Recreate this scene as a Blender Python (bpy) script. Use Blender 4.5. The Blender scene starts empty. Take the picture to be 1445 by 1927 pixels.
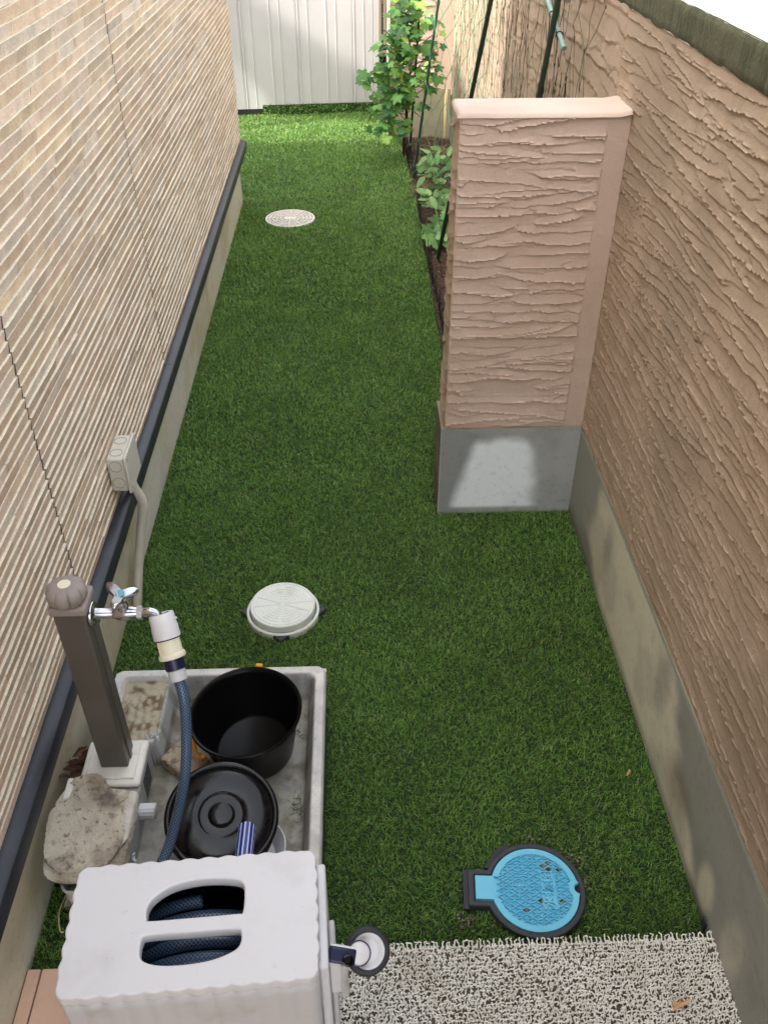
import bpy, bmesh, math, random
import numpy as np
from mathutils import Vector, Matrix

# ------------------------------------------------------------------ camera, sky, sun
sc = bpy.context.scene
CAMZ = 2.2
pitch = math.atan(1287/1660); yaw = math.radians(1.92)
F = Vector((math.sin(yaw)*math.cos(pitch), math.cos(yaw)*math.cos(pitch), -math.sin(pitch)))
R = Vector((math.cos(yaw), -math.sin(yaw), 0)); U = R.cross(F)
cam_d = bpy.data.cameras.new('camera'); cam = bpy.data.objects.new('camera', cam_d)
sc.collection.objects.link(cam); sc.camera = cam
cam.matrix_world = Matrix(((R.x, U.x, -F.x, 0), (R.y, U.y, -F.y, 0), (R.z, U.z, -F.z, CAMZ), (0, 0, 0, 1)))
cam_d.sensor_fit = 'VERTICAL'; cam_d.sensor_height = 36; cam_d.lens = 1660/1927*36
cam_d.clip_start = 0.02; cam_d.clip_end = 500

SUN = Vector((0.76, 0.33, -1.0)).normalized()          # direction the sunlight travels
world = bpy.data.worlds.new('World'); sc.world = world; world.use_nodes = True
wn = world.node_tree.nodes; wl = world.node_tree.links
sky = wn.new('ShaderNodeTexSky'); sky.sky_type = 'NISHITA'; sky.sun_disc = False
sky.sun_elevation = math.asin(-SUN.z); sky.sun_rotation = math.atan2(-SUN.x, -SUN.y)
sky.air_density = 1.0; sky.dust_density = 3.0; sky.ozone_density = 0.6
hs_ = wn.new('ShaderNodeHueSaturation'); hs_.inputs['Saturation'].default_value = .35; wl.new(sky.outputs[0], hs_.inputs['Color'])
tint = wn.new('ShaderNodeMix'); tint.data_type = 'RGBA'; tint.blend_type = 'MULTIPLY'; tint.inputs[0].default_value = 1; tint.inputs[7].default_value = (1.0, .985, .945, 1)
wl.new(hs_.outputs[0], tint.inputs[6]); wl.new(tint.outputs[2], wn['Background'].inputs['Color']); wn['Background'].inputs['Strength'].default_value = 0.15
sd = bpy.data.lights.new('sun', 'SUN'); sd.energy = 1.15; sd.angle = math.radians(2.0); sd.color = (1, .965, .90)
so = bpy.data.objects.new('sun', sd); sc.collection.objects.link(so)
so.rotation_euler = SUN.to_track_quat('-Z', 'Y').to_euler()
sc.view_settings.view_transform = 'Standard'; sc.view_settings.look = 'None'
sc.view_settings.gamma = 1; sc.view_settings.exposure = 2.68

rnd = random.Random(7); NP = np.random.default_rng(7); PI = math.pi

# ------------------------------------------------------------------ helpers
def lin(*c):
    return tuple(((v/255)/12.92 if v/255 <= .04045 else ((v/255+.055)/1.055)**2.4) for v in c) + (1,)

def mat(name, col, rough=.6, metal=0, spec=.5, layers=(), bump=(), attr=None, coat=0, trans=0, rvar=None):
    """layers: (scale, colour, lo, hi, detail[, stretch xyz]); bump: (scale, distance, detail[, stretch])"""
    m = bpy.data.materials.new(name); m.use_nodes = True
    nt = m.node_tree; N = nt.nodes; L = nt.links; b = N['Principled BSDF']
    tc = N.new('ShaderNodeTexCoord')
    b.inputs['Roughness'].default_value = rough; b.inputs['Metallic'].default_value = metal
    b.inputs['Specular IOR Level'].default_value = spec; b.inputs['Coat Weight'].default_value = coat
    def noise(scale, detail, stretch=None, rough_=.6):
        n = N.new('ShaderNodeTexNoise'); n.inputs['Scale'].default_value = scale
        n.inputs['Detail'].default_value = detail; n.inputs['Roughness'].default_value = rough_
        if stretch:
            mp = N.new('ShaderNodeMapping'); mp.inputs['Scale'].default_value = stretch
            L.new(tc.outputs['Object'], mp.inputs[0]); L.new(mp.outputs[0], n.inputs['Vector'])
        else: L.new(tc.outputs['Object'], n.inputs['Vector'])
        return n.outputs['Fac']
    if attr:
        a = N.new('ShaderNodeAttribute'); a.attribute_name = attr; cur = a.outputs['Color']
    else:
        r = N.new('ShaderNodeRGB'); r.outputs[0].default_value = tuple(col[:3])+(1,); cur = r.outputs[0]
    for ly in layers:
        sc_, c2, lo, hi, det = ly[:5]
        f = noise(sc_, det, ly[5] if len(ly) > 5 else None)
        mr = N.new('ShaderNodeMapRange'); mr.inputs[1].default_value = lo; mr.inputs[2].default_value = hi
        mr.interpolation_type = 'SMOOTHSTEP'; L.new(f, mr.inputs[0])
        mx = N.new('ShaderNodeMix'); mx.data_type = 'RGBA'
        if isinstance(c2, str):      # 'mul:0.7' multiplies
            mx.blend_type = 'MULTIPLY'; v = float(c2[4:]); mx.inputs[7].default_value = (v, v, v, 1)
        else: mx.inputs[7].default_value = tuple(c2[:3])+(1,)
        L.new(mr.outputs[0], mx.inputs[0]); L.new(cur, mx.inputs[6]); cur = mx.outputs[2]
    L.new(cur, b.inputs['Base Color'])
    prev = None
    for bp in bump:
        f = noise(bp[0], bp[2], bp[3] if len(bp) > 3 else None)
        bn = N.new('ShaderNodeBump'); bn.inputs['Distance'].default_value = bp[1]; bn.inputs['Strength'].default_value = 1
        L.new(f, bn.inputs['Height'])
        if prev: L.new(prev, bn.inputs['Normal'])
        prev = bn.outputs[0]
    if prev: L.new(prev, b.inputs['Normal'])
    if rvar:
        f = noise(rvar[0], 4); mr = N.new('ShaderNodeMapRange'); L.new(f, mr.inputs[0])
        mr.inputs[1].default_value = .35; mr.inputs[2].default_value = .65
        mr.inputs[3].default_value = rvar[1]; mr.inputs[4].default_value = rvar[2]; L.new(mr.outputs[0], b.inputs['Roughness'])
    if trans:
        tl = N.new('ShaderNodeBsdfTranslucent'); L.new(cur, tl.inputs[0]); ms = N.new('ShaderNodeMixShader')
        ms.inputs[0].default_value = trans; L.new(b.outputs[0], ms.inputs[1]); L.new(tl.outputs[0], ms.inputs[2])
        L.new(ms.outputs[0], N['Material Output'].inputs[0])
    return m

def noise2(x, y, seed=0):
    xi = np.floor(x).astype(np.int64); yi = np.floor(y).astype(np.int64); fx = x-xi; fy = y-yi
    fx = fx*fx*(3-2*fx); fy = fy*fy*(3-2*fy)
    def h(a, b):
        n = (a*374761393 + b*668265263 + seed*1442695041) & 0x7fffffff
        n = ((n ^ (n >> 13))*1274126177) & 0x7fffffff
        return ((n ^ (n >> 16)) & 0xffff)/65535.
    return (h(xi, yi)*(1-fx)+h(xi+1, yi)*fx)*(1-fy)+(h(xi, yi+1)*(1-fx)+h(xi+1, yi+1)*fx)*fy

def fbm(x, y, seed=0, o=4):
    s = 0; a = .5
    for k in range(o): s = s+a*noise2(x*2**k, y*2**k, seed+k*17); a *= .5
    return s/(1-.5**o)

def sst(a, b, x): t = np.clip((x-a)/(b-a), 0, 1); return t*t*(3-2*t)

class MB:
    def __init__(s): s.v = []; s.f = []; s.m = []; s.n = 0
    def add(s, v, f, mi=0):
        b = len(s.v); s.v.extend([tuple(p) for p in v]); s.f.extend([tuple(i+b for i in q) for q in f]); s.m.extend([mi]*len(f)); return s
    def box(s, x0, x1, y0, y1, z0, z1, mi=0, M=None):
        v = [Vector((x, y, z)) for z in (z0, z1) for y in (y0, y1) for x in (x0, x1)]
        if M is not None: v = [M @ p for p in v]
        return s.add(v, [(0, 2, 3, 1), (4, 5, 7, 6), (0, 1, 5, 4), (1, 3, 7, 5), (3, 2, 6, 7), (2, 0, 4, 6)], mi)
    def tube(s, pts, r, n=10, cap=True, mi=0):
        pts = [Vector(p) for p in pts]; rr = r if isinstance(r, (list, tuple)) else [r]*len(pts)
        V = []; t0 = (pts[1]-pts[0]).normalized(); a = t0.orthogonal().normalized()
        for i, p in enumerate(pts):
            t = (pts[min(i+1, len(pts)-1)]-pts[max(i-1, 0)]).normalized()
            a = (a-t*a.dot(t)); a = a.normalized() if a.length > 1e-6 else t.orthogonal().normalized(); b = t.cross(a)
            for k in range(n):
                th = 2*PI*k/n; V.append(p+(a*math.cos(th)+b*math.sin(th))*rr[i])
        Fc = []
        for i in range(len(pts)-1):
            for k in range(n): Fc.append((i*n+k, i*n+(k+1) % n, (i+1)*n+(k+1) % n, (i+1)*n+k))
        if cap: Fc.append(tuple(range(n-1, -1, -1))); Fc.append(tuple((len(pts)-1)*n+k for k in range(n)))
        return s.add(V, Fc, mi)
    def lathe(s, prof, n=48, M=None, mi=0, close=False, rfun=None):
        V = []; Fc = []
        for (r, z) in prof:
            for k in range(n):
                th = 2*PI*k/n; q = r*(rfun(th, z) if rfun else 1); V.append(Vector((q*math.cos(th), q*math.sin(th), z)))
        if M is not None: V = [M @ p for p in V]
        for i in range(len(prof)-1):
            for k in range(n): Fc.append((i*n+k, i*n+(k+1) % n, (i+1)*n+(k+1) % n, (i+1)*n+k))
        if close: Fc.append(tuple(range(n-1, -1, -1))); Fc.append(tuple((len(prof)-1)*n+k for k in range(n)))
        return s.add(V, Fc, mi)
    def prism(s, pts2, z0, z1, M=None, mi=0):
        n = len(pts2); V = [Vector((x, y, z)) for z in (z0, z1) for x, y in pts2]
        if M is not None: V = [M @ p for p in V]
        return s.add(V, [tuple(range(n-1, -1, -1)), tuple(range(n, 2*n))]+[(i, (i+1) % n, n+(i+1) % n, n+i) for i in range(n)], mi)
    def build(s, name, mats, parent=None, smooth=False, bevel=0, bseg=2, angle=None):
        me = bpy.data.meshes.new(name); o = bpy.data.objects.new(name, me); sc.collection.objects.link(o)
        off = Vector((0, 0, 0))
        if parent is not None: o.parent = parent; off = wloc(parent)
        elif s.v:
            A = np.array(s.v); off = Vector(((A[:, 0].min()+A[:, 0].max())/2, (A[:, 1].min()+A[:, 1].max())/2, A[:, 2].min())); o.location = off
        me.from_pydata([(p[0]-off.x, p[1]-off.y, p[2]-off.z) for p in s.v], [], s.f)
        for m in (mats if isinstance(mats, (list, tuple)) else [mats]): me.materials.append(m)
        if any(s.m): me.polygons.foreach_set('material_index', s.m)
        bm = bmesh.new(); bm.from_mesh(me)
        if len(bm.faces) < 60000: bmesh.ops.recalc_face_normals(bm, faces=bm.faces[:])
        bm.to_mesh(me); bm.free()
        if bevel:
            md = o.modifiers.new('bevel', 'BEVEL'); md.width = bevel; md.segments = bseg; md.limit_method = 'ANGLE'; md.angle_limit = math.radians(40)
            smooth = True if angle is None else smooth
        if smooth:
            me.polygons.foreach_set('use_smooth', [True]*len(me.polygons))
            me.set_sharp_from_angle(angle=math.radians(angle or 40))
        me.update(); return o

def wloc(o):
    v = Vector((0, 0, 0))
    while o is not None: v = v+o.location; o = o.parent
    return v

def tag(o, label=None, cat=None, group=None, kind=None):
    if label: o['label'] = label
    if cat: o['category'] = cat
    if group: o['group'] = group
    if kind: o['kind'] = kind
    return o

def thing(name, label, cat, loc, group=None):
    o = bpy.data.objects.new(name, None); sc.collection.objects.link(o); o.location = loc; o.empty_display_size = .05
    return tag(o, label, cat, group)

def npmesh(name, V, quads, mats, parent=None, tris=None, smooth=False, colors=None, mi=None, angle=None):
    """big meshes straight from numpy"""
    me = bpy.data.meshes.new(name); o = bpy.data.objects.new(name, me); sc.collection.objects.link(o)
    V = np.asarray(V, np.float32)
    if parent is not None: o.parent = parent; off = np.array(wloc(parent))
    else: off = np.array([V[:, 0].mean(), V[:, 1].mean(), V[:, 2].min()]); o.location = off
    V = (V-off).astype(np.float32)
    me.vertices.add(len(V)); me.vertices.foreach_set('co', V.ravel())
    q = np.asarray(quads, np.int32).reshape(-1, 4); t = np.zeros((0, 3), np.int32) if tris is None else np.asarray(tris, np.int32)
    loops = np.concatenate([q.ravel(), t.ravel()]); nf = len(q)+len(t)
    st = np.concatenate([np.arange(len(q))*4, len(q)*4+np.arange(len(t))*3])
    me.loops.add(len(loops)); me.loops.foreach_set('vertex_index', loops)
    me.polygons.add(nf); me.polygons.foreach_set('loop_start', st.astype(np.int32))
    for m in (mats if isinstance(mats, (list, tuple)) else [mats]): me.materials.append(m)
    if mi is not None: me.polygons.foreach_set('material_index', np.asarray(mi, np.int32))
    if smooth: me.polygons.foreach_set('use_smooth', np.ones(nf, bool))
    me.update(calc_edges=True)
    if colors is not None:
        a = me.color_attributes.new('Col', 'FLOAT_COLOR', 'POINT')
        c = np.ones((len(V), 4), np.float32); c[:, :3] = colors; a.data.foreach_set('color', c.ravel())
    if smooth and angle: me.set_sharp_from_angle(angle=math.radians(angle))
    return o

def gridquads(nu, nv, base=0):
    i = np.arange(nu-1)[:, None]*nv+np.arange(nv-1)[None, :]
    return np.stack([i, i+nv, i+nv+1, i+1], -1).reshape(-1, 4)+base

def text_mesh(body, size, M, name, material, parent, depth=.001, offset=0.):
    c = bpy.data.curves.new(name+'_curve', 'FONT'); c.body = body; c.size = size; c.extrude = depth; c.offset = offset
    c.align_x = 'CENTER'; c.align_y = 'CENTER'
    t = bpy.data.objects.new(name+'_tmp', c); sc.collection.objects.link(t)
    dg = bpy.context.evaluated_depsgraph_get(); me = bpy.data.meshes.new_from_object(t.evaluated_get(dg))
    bpy.data.objects.remove(t); o = bpy.data.objects.new(name, me); sc.collection.objects.link(o)
    me.transform(Matrix.Translation(-wloc(parent)) @ M); me.materials.clear(); me.materials.append(material); o.parent = parent
    return o

def plate(name, outer, holes, z0, z1, bev, material, parent, M=None):
    """flat plate with holes and rounded edges, z0..z1"""
    c = bpy.data.curves.new(name+'_curve', 'CURVE'); c.dimensions = '2D'; c.fill_mode = 'BOTH'
    c.extrude = (z1-z0)/2-bev; c.bevel_depth = bev; c.bevel_resolution = 2; c.offset = -bev
    for pl in [outer]+list(holes):
        s = c.splines.new('POLY'); s.points.add(len(pl)-1); s.use_cyclic_u = True
        for i, (x, y) in enumerate(pl): s.points[i].co = (x, y, 0, 1)
    t = bpy.data.objects.new(name+'_tmp', c); sc.collection.objects.link(t)
    dg = bpy.context.evaluated_depsgraph_get(); me = bpy.data.meshes.new_from_object(t.evaluated_get(dg))
    bpy.data.objects.remove(t); o = bpy.data.objects.new(name, me); sc.collection.objects.link(o)
    me.transform(Matrix.Translation((0, 0, (z0+z1)/2)))
    if M is not None: me.transform(M)
    me.transform(Matrix.Translation(-wloc(parent))); me.materials.clear(); me.materials.append(material); o.parent = parent
    me.polygons.foreach_set('use_smooth', [True]*len(me.polygons)); me.set_sharp_from_angle(angle=math.radians(35))
    return o

def spline(pts, n=8):
    P = [Vector(p) for p in pts]; out = []
    for i in range(len(P)-1):
        p0 = P[max(i-1, 0)]; p1 = P[i]; p2 = P[i+1]; p3 = P[min(i+2, len(P)-1)]
        for k in range(n):
            t = k/n; out.append(.5*((2*p1)+(-p0+p2)*t+(2*p0-5*p1+4*p2-p3)*t*t+(-p0+3*p1-3*p2+p3)*t**3))
    out.append(P[-1]); return out

def frame(o, zax, xhint=(1, 0, 0)):
    z = Vector(zax).normalized(); x = Vector(xhint); x = (x-z*x.dot(z))
    if x.length < 1e-4: x = Vector((0, 1, 0)); x = x-z*x.dot(z)
    x.normalize(); y = z.cross(x)
    return Matrix(((x.x, y.x, z.x, o[0]), (x.y, y.y, z.y, o[1]), (x.z, y.z, z.z, o[2]), (0, 0, 0, 1)))

# ------------------------------------------------------------------ materials
M_ = {}
M_['siding'] = mat('siding_stone', (1, 1, 1), .8, attr='Col', spec=.3,
    layers=((260, 'mul:0.72', .45, .72, 3), (75, 'mul:0.86', .45, .7, 4)), bump=((170, .004, 5, (1, .6, 1)), (700, .0015, 2)))
M_['joint'] = mat('joint_seal', (.05, .038, .028), .8)
M_['found'] = mat('foundation_mortar', lin(142, 135, 112), .85, layers=((4, lin(118, 108, 84), .45, .7, 5), (90, 'mul:0.8', .55, .75, 3), (1.5, lin(158, 154, 136), .5, .8, 3)), bump=((120, .002, 4),))
M_['flash'] = mat('dark_metal_trim', (.022, .025, .032), .42, metal=.2, layers=((8, (.032, .036, .045), .4, .7, 3),))
M_['plaster'] = mat('pink_plaster', lin(196, 173, 157), .85, spec=.25, layers=((3, lin(188, 164, 146), .4, .7, 4), (60, 'mul:0.88', .55, .8, 4), (14, lin(178, 158, 144), .55, .8, 5), (220, 'mul:0.75', .62, .74, 2)), bump=((330, .0022, 4), (45, .002, 3)))
M_['plaster2'] = mat('tan_plaster', lin(177, 156, 135), .85, spec=.25, layers=((2, lin(168, 147, 125), .4, .7, 4), (60, 'mul:0.85', .55, .8, 4), (9, lin(152, 132, 111), .55, .8, 5), (1.3, lin(158, 140, 120), .5, .62, 3), (220, 'mul:0.72', .62, .74, 2)), bump=((330, .0022, 4), (45, .002, 3)))
M_['plaster_smooth'] = mat('smooth_plaster', lin(202, 182, 166), .8, spec=.25, layers=((60, 'mul:0.93', .5, .8, 4), (5, lin(190, 168, 152), .4, .7, 4)), bump=((250, .001, 3),))
M_['concrete'] = mat('concrete_stained', (1, 1, 1), .8, attr='Col', layers=((40, 'mul:0.85', .5, .75, 5), (5, 'mul:0.85', .5, .75, 5), (500, 'mul:0.8', .6, .75, 2)), bump=((200, .0012, 4),))
M_['moss'] = mat('mossy_concrete', lin(84, 84, 58), .9, layers=((9, lin(62, 66, 38), .4, .62, 5, (1, 3, .4)), (45, lin(105, 98, 76), .55, .75, 4, (1, 2, .5)), (3, lin(96, 84, 62), .5, .8, 3)), bump=((90, .004, 5),))
M_['pale'] = mat('pale_concrete', lin(205, 200, 190), .85, layers=((20, 'mul:0.93', .5, .7, 4),))
M_['shed'] = mat('painted_steel', lin(204, 200, 198), .45, spec=.4, layers=((2, lin(198, 194, 192), .4, .7, 3),))
M_['black_gap'] = mat('gap_shade_black', (.02, .02, .02), .9)  # shade inside gaps, given as a near-black colour
M_['turf_base'] = mat('turf_backing', (.012, .03, .008), .95, layers=((60, (.02, .045, .01), .4, .7, 3),))
M_['grass'] = mat('turf_blades', (1, 1, 1), .42, attr='Col', spec=.5, trans=.25)
M_['soil'] = mat('garden_soil', lin(84, 62, 46), .95, layers=((25, lin(48, 34, 26), .4, .65, 5), (120, lin(120, 96, 72), .6, .75, 3)), bump=((60, .02, 6),))
M_['wplastic'] = mat('white_plastic', lin(217, 216, 217), .38, layers=((6, lin(206, 204, 204), .5, .75, 4), (90, 'mul:0.86', .66, .76, 3), (26, 'mul:0.9', .66, .76, 5)), rvar=(12, .3, .5), bump=((25, .0006, 3),))
M_['gplastic'] = mat('grey_white_plastic', lin(196, 196, 196), .45, layers=((9, lin(180, 178, 172), .5, .75, 4),))
M_['box'] = mat('ivory_plastic', lin(205, 200, 186), .5, layers=((15, lin(196, 190, 174), .5, .8, 3),))
M_['conduit'] = mat('grey_beige_conduit', lin(196, 189, 172), .55, layers=((10, lin(178, 170, 152), .5, .8, 3),))
M_['pan'] = mat('resin_concrete_pan', (1, 1, 1), .7, attr='Col', layers=((55, 'mul:0.8', .5, .72, 5), (12, 'mul:0.86', .5, .7, 4), (400, 'mul:0.85', .6, .8, 2)), bump=((150, .0012, 4),))
M_['bronze'] = mat('bronze_metal', lin(98, 92, 84), .42, metal=.35, layers=((3, lin(86, 80, 73), .4, .7, 3), (140, lin(120, 114, 106), .74, .78, 2)))
M_['taupe'] = mat('taupe_plastic', lin(142, 131, 124), .55, layers=((20, lin(130, 119, 112), .5, .8, 3),))
M_['cream'] = mat('cream_plastic', lin(222, 216, 190), .4)
M_['chrome'] = mat('chrome', (.50, .50, .52), .2, metal=1, layers=((30, (.32, .32, .34), .5, .7, 3),))
M_['dull_metal'] = mat('dull_metal', (.5, .52, .54), .35, metal=.9)
M_['teal'] = mat('teal_dot', lin(90, 160, 165), .4)
M_['navy'] = mat('navy_plastic', lin(12, 16, 60), .35)
M_['black'] = mat('black_plastic', (.003, .003, .0035), .2, spec=.35, layers=((20, (.008, .008, .009), .6, .8, 4),), rvar=(14, .10, .3), bump=((60, .0004, 3),))
M_['bucket'] = mat('dark_bucket_plastic', (.003, .003, .0035), .3, spec=.16)
M_['rubber'] = mat('black_rubber', (.022, .023, .027), .6, layers=((30, (.05, .05, .055), .55, .8, 4),))
M_['orange'] = mat('orange_plastic', lin(226, 150, 20), .4)
M_['label_dark'] = mat('dark_sticker', (.05, .05, .055), .5, layers=((120, (.2, .2, .2), .58, .64, 2),))
M_['rag'] = mat('dirty_towel', lin(238, 228, 206), .95, spec=.1, layers=((9, lin(200, 184, 160), .42, .66, 6), (15, lin(128, 118, 110), .50, .72, 8), (60, lin(150, 138, 122), .55, .7, 6), (3, lin(200, 188, 168), .55, .75, 4)), bump=((420, .006, 3), (120, .005, 5)))
M_['ragw'] = mat('pale_towel', lin(230, 224, 210), .95, spec=.1, layers=((12, lin(180, 165, 136), .5, .7, 5),), bump=((420, .004, 3),))
M_['blue'] = mat('sky_blue_plastic', lin(106, 196, 226), .38, layers=((12, lin(122, 200, 224), .5, .75, 4), (70, lin(120, 170, 185), .66, .76, 4)))
M_['dirt'] = mat('dirt', lin(142, 136, 116), .95, layers=((90, lin(60, 50, 38), .45, .6, 4),), bump=((120, .004, 4),))
M_['lid_grey'] = mat('grey_resin_lid', lin(228, 231, 222), .5, layers=((14, lin(214, 216, 206), .5, .75, 4), (100, 'mul:0.9', .6, .75, 3)), bump=((160, .0008, 3),))
M_['lid_white'] = mat('white_resin_lid', lin(232, 227, 216), .5, layers=((20, lin(205, 198, 184), .5, .75, 4),))
M_['slate'] = mat('dark_slate_plastic', (.03, .034, .042), .6, layers=((20, (.06, .065, .07), .5, .8, 4),))
M_['mat_loop'] = mat('cream_vinyl_loops', lin(234, 230, 220), .6, layers=((9, lin(218, 212, 198), .45, .7, 3), (60, lin(150, 140, 124), .62, .75, 3)))
M_['mat_base'] = mat('mat_backing', lin(84, 76, 63), .9, layers=((90, lin(110, 100, 84), .5, .7, 3),))
M_['tile'] = mat('peach_tile', lin(224, 184, 158), .6, layers=((12, lin(214, 172, 144), .45, .7, 4), (140, 'mul:0.88', .6, .75, 2)), bump=((220, .0008, 3),))
M_['grout'] = mat('tile_grout', lin(120, 96, 76), .9)
M_['leaf'] = mat('vine_leaf', (1, 1, 1), .5, attr='Col', spec=.4, trans=.35, layers=((40, 'mul:0.85', .45, .7, 3),))
M_['bark'] = mat('vine_bark', lin(52, 40, 32), .9, bump=((80, .004, 5),))
M_['stake'] = mat('dark_green_stake', (.012, .03, .016), .45, layers=((25, (.03, .045, .03), .6, .8, 4),))
M_['stake_pale'] = mat('pale_teal_stake', lin(132, 158, 148), .5, layers=((20, lin(108, 138, 128), .5, .8, 3),))
M_['net'] = mat('green_net', lin(50, 130, 92), .6)
M_['net_dark'] = mat('faded_net', lin(88, 96, 66), .8, layers=((14, lin(60, 50, 36), .5, .6, 2),))
M_['edging'] = mat('black_edging', (.015, .013, .016), .6)
M_['board'] = mat('pale_corner_strip', lin(214, 190, 140), .7, layers=((20, lin(190, 166, 118), .5, .8, 3, (3, 3, .4)),))
M_['litter'] = mat('leaf_litter', (1, 1, 1), .9, attr='Col')
M_['deadleaf'] = mat('dry_leaf', lin(196, 156, 112), .8, layers=((80, lin(130, 88, 52), .5, .7, 4),), bump=((120, .004, 3),))
M_['brownleaf'] = mat('brown_dry_leaf', lin(96, 66, 46), .85, layers=((80, lin(60, 38, 26), .5, .7, 4),), bump=((120, .004, 3),))
M_['brick'] = mat('weathered_block', lin(176, 160, 138), .9, layers=((30, lin(118, 100, 86), .5, .62, 5), (110, lin(70, 62, 54), .6, .7, 3)), bump=((90, .004, 5),))
M_['translucent'] = mat('milky_plastic', lin(150, 160, 168), .35)
M_['twig'] = mat('pale_twig', lin(196, 184, 146), .8)
M_['slat'] = mat('old_fence_slats', lin(130, 112, 92), .8)
M_['hedge'] = mat('dark_hedge', (1, 1, 1), .8, attr='Col')
M_['roof'] = mat('roof_tiles', lin(70, 66, 64), .8)
M_['ground'] = mat('earth', lin(96, 86, 70), .95, layers=((3, lin(80, 72, 56), .4, .7, 5),))

def hosemat():
    m = bpy.data.materials.new('braided_hose'); m.use_nodes = True; nt = m.node_tree; N = nt.nodes; L = nt.links; b = N['Principled BSDF']
    uv = N.new('ShaderNodeUVMap'); sx = N.new('ShaderNodeSeparateXYZ'); L.new(uv.outputs[0], sx.inputs[0])
    outs = []
    for sgn in (1, -1):
        a = N.new('ShaderNodeMath'); a.operation = 'MULTIPLY'; a.inputs[1].default_value = 9.0*sgn; L.new(sx.outputs[0], a.inputs[0])
        c = N.new('ShaderNodeMath'); c.operation = 'MULTIPLY_ADD'; c.inputs[1].default_value = 120; L.new(sx.outputs[1], c.inputs[0]); L.new(a.outputs[0], c.inputs[2])
        f = N.new('ShaderNodeMath'); f.operation = 'FRACT'; L.new(c.outputs[0], f.inputs[0])
        g = N.new('ShaderNodeMath'); g.operation = 'LESS_THAN'; g.inputs[1].default_value = .3; L.new(f.outputs[0], g.inputs[0]); outs.append(g)
    mx = N.new('ShaderNodeMath'); mx.operation = 'MAXIMUM'; L.new(outs[0].outputs[0], mx.inputs[0]); L.new(outs[1].outputs[0], mx.inputs[1])
    mc = N.new('ShaderNodeMix'); mc.data_type = 'RGBA'; mc.inputs[6].default_value = lin(20, 32, 56); mc.inputs[7].default_value = lin(88, 112, 138)
    L.new(mx.outputs[0], mc.inputs[0]); L.new(mc.outputs[2], b.inputs['Base Color']); b.inputs['Roughness'].default_value = .3
    return m
M_['hose'] = hosemat()

def hose_obj(name, pts, r, parent=None, n=14):
    P = [Vector(p) for p in pts]; V = []; L_ = [0]
    for i in range(1, len(P)): L_.append(L_[-1]+(P[i]-P[i-1]).length)
    t0 = (P[1]-P[0]).normalized(); a = t0.orthogonal().normalized()
    for i, p in enumerate(P):
        t = (P[min(i+1, len(P)-1)]-P[max(i-1, 0)]).normalized(); a = (a-t*a.dot(t)).normalized(); b = t.cross(a)
        for k in range(n): th = 2*PI*k/n; V.append(p+(a*math.cos(th)+b*math.sin(th))*r)
    mb = MB(); fs = []; uvs = []
    for i in range(len(P)-1):
        for k in range(n):
            fs.append((i*n+k, i*n+(k+1) % n, (i+1)*n+(k+1) % n, (i+1)*n+k)); uvs += [(k/n, L_[i]), ((k+1)/n, L_[i]), ((k+1)/n, L_[i+1]), (k/n, L_[i+1])]
    me = bpy.data.meshes.new(name); o = bpy.data.objects.new(name, me); sc.collection.objects.link(o)
    off = wloc(parent) if parent is not None else P[-1]
    if parent is not None: o.parent = parent
    else: o.location = off
    me.from_pydata([tuple(v-off) for v in V], [], fs); me.materials.append(M_['hose'])
    u = me.uv_layers.new(name='UVMap'); u.data.foreach_set('uv', np.array(uvs, np.float32).ravel())
    me.polygons.foreach_set('use_smooth', [True]*len(fs)); return o

# ------------------------------------------------------------------ trowelled plaster height field
def plaster_h(nu, nv, W, H, seed, dens=1.0, amp=.0045, smooth_top=0, L0=.12, L1=.34, B0=.016, B1=.034, cvs=.35, sls=.07):
    """height over (u across, v up): overlapping trowel strokes, each fuller towards its lower lip"""
    r = np.random.default_rng(seed); u = np.linspace(0, W, nu); v = np.linspace(0, H, nv); du = u[1]-u[0]; dv = v[1]-v[0]
    Hh = np.zeros((nu, nv)); n = int(W*H/(.5*(L0+L1)*(B0+B1))*1.6*dens)
    for k in range(n):
        u0 = r.uniform(-.1, W+.1); v0 = r.uniform(-.02, H+.02); a = r.uniform(L0, L1); b = r.uniform(B0, B1)
        if smooth_top and v0 > H-smooth_top and r.random() < .55: a *= .5; b *= .6
        sl = r.normal(0, sls); cv = r.normal(0, cvs)
        i0 = max(0, int((u0-a)/du)); i1 = min(nu, int((u0+a)/du)+2)
        rng = b+abs(sl)*a+abs(cv)*a*a
        j0 = max(0, int((v0-rng)/dv)-1); j1 = min(nv, int((v0+rng)/dv)+2)
        if i1 <= i0 or j1 <= j0: continue
        uu = (u[i0:i1]-u0)[:, None]; vv = (v[j0:j1]-v0)[None, :]-sl*uu-cv*uu*uu
        jag = (noise2(uu*75+k*7, uu*0+k, 3)-.5)*.14+(noise2(uu*14+k*3, uu*0+k, 5)-.5)*.4
        edge = np.sqrt(np.clip(1-(np.abs(uu)/a)**3, 0, 1)); t = vv/b+jag
        msk = (np.abs(t) < edge) & (np.abs(uu) < a)
        t2 = np.clip(t/np.maximum(edge, .05), -1, 1)
        prof = amp*(.15+.85*((1-t2)/2)**1.4)*np.clip((1-np.abs(uu)/a)*5, .25, 1)
        lip = amp*.45*sst(-.78, -.98, t2)*(.5+noise2(uu*110+k, vv*0+k*3, 9))
        blk = Hh[i0:i1, j0:j1]; blk[msk] = (prof+lip)[msk]*r.uniform(.75, 1.25)
    return Hh+.0006*fbm(u[:, None]*40+seed, v[None, :]*40, seed)

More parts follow.
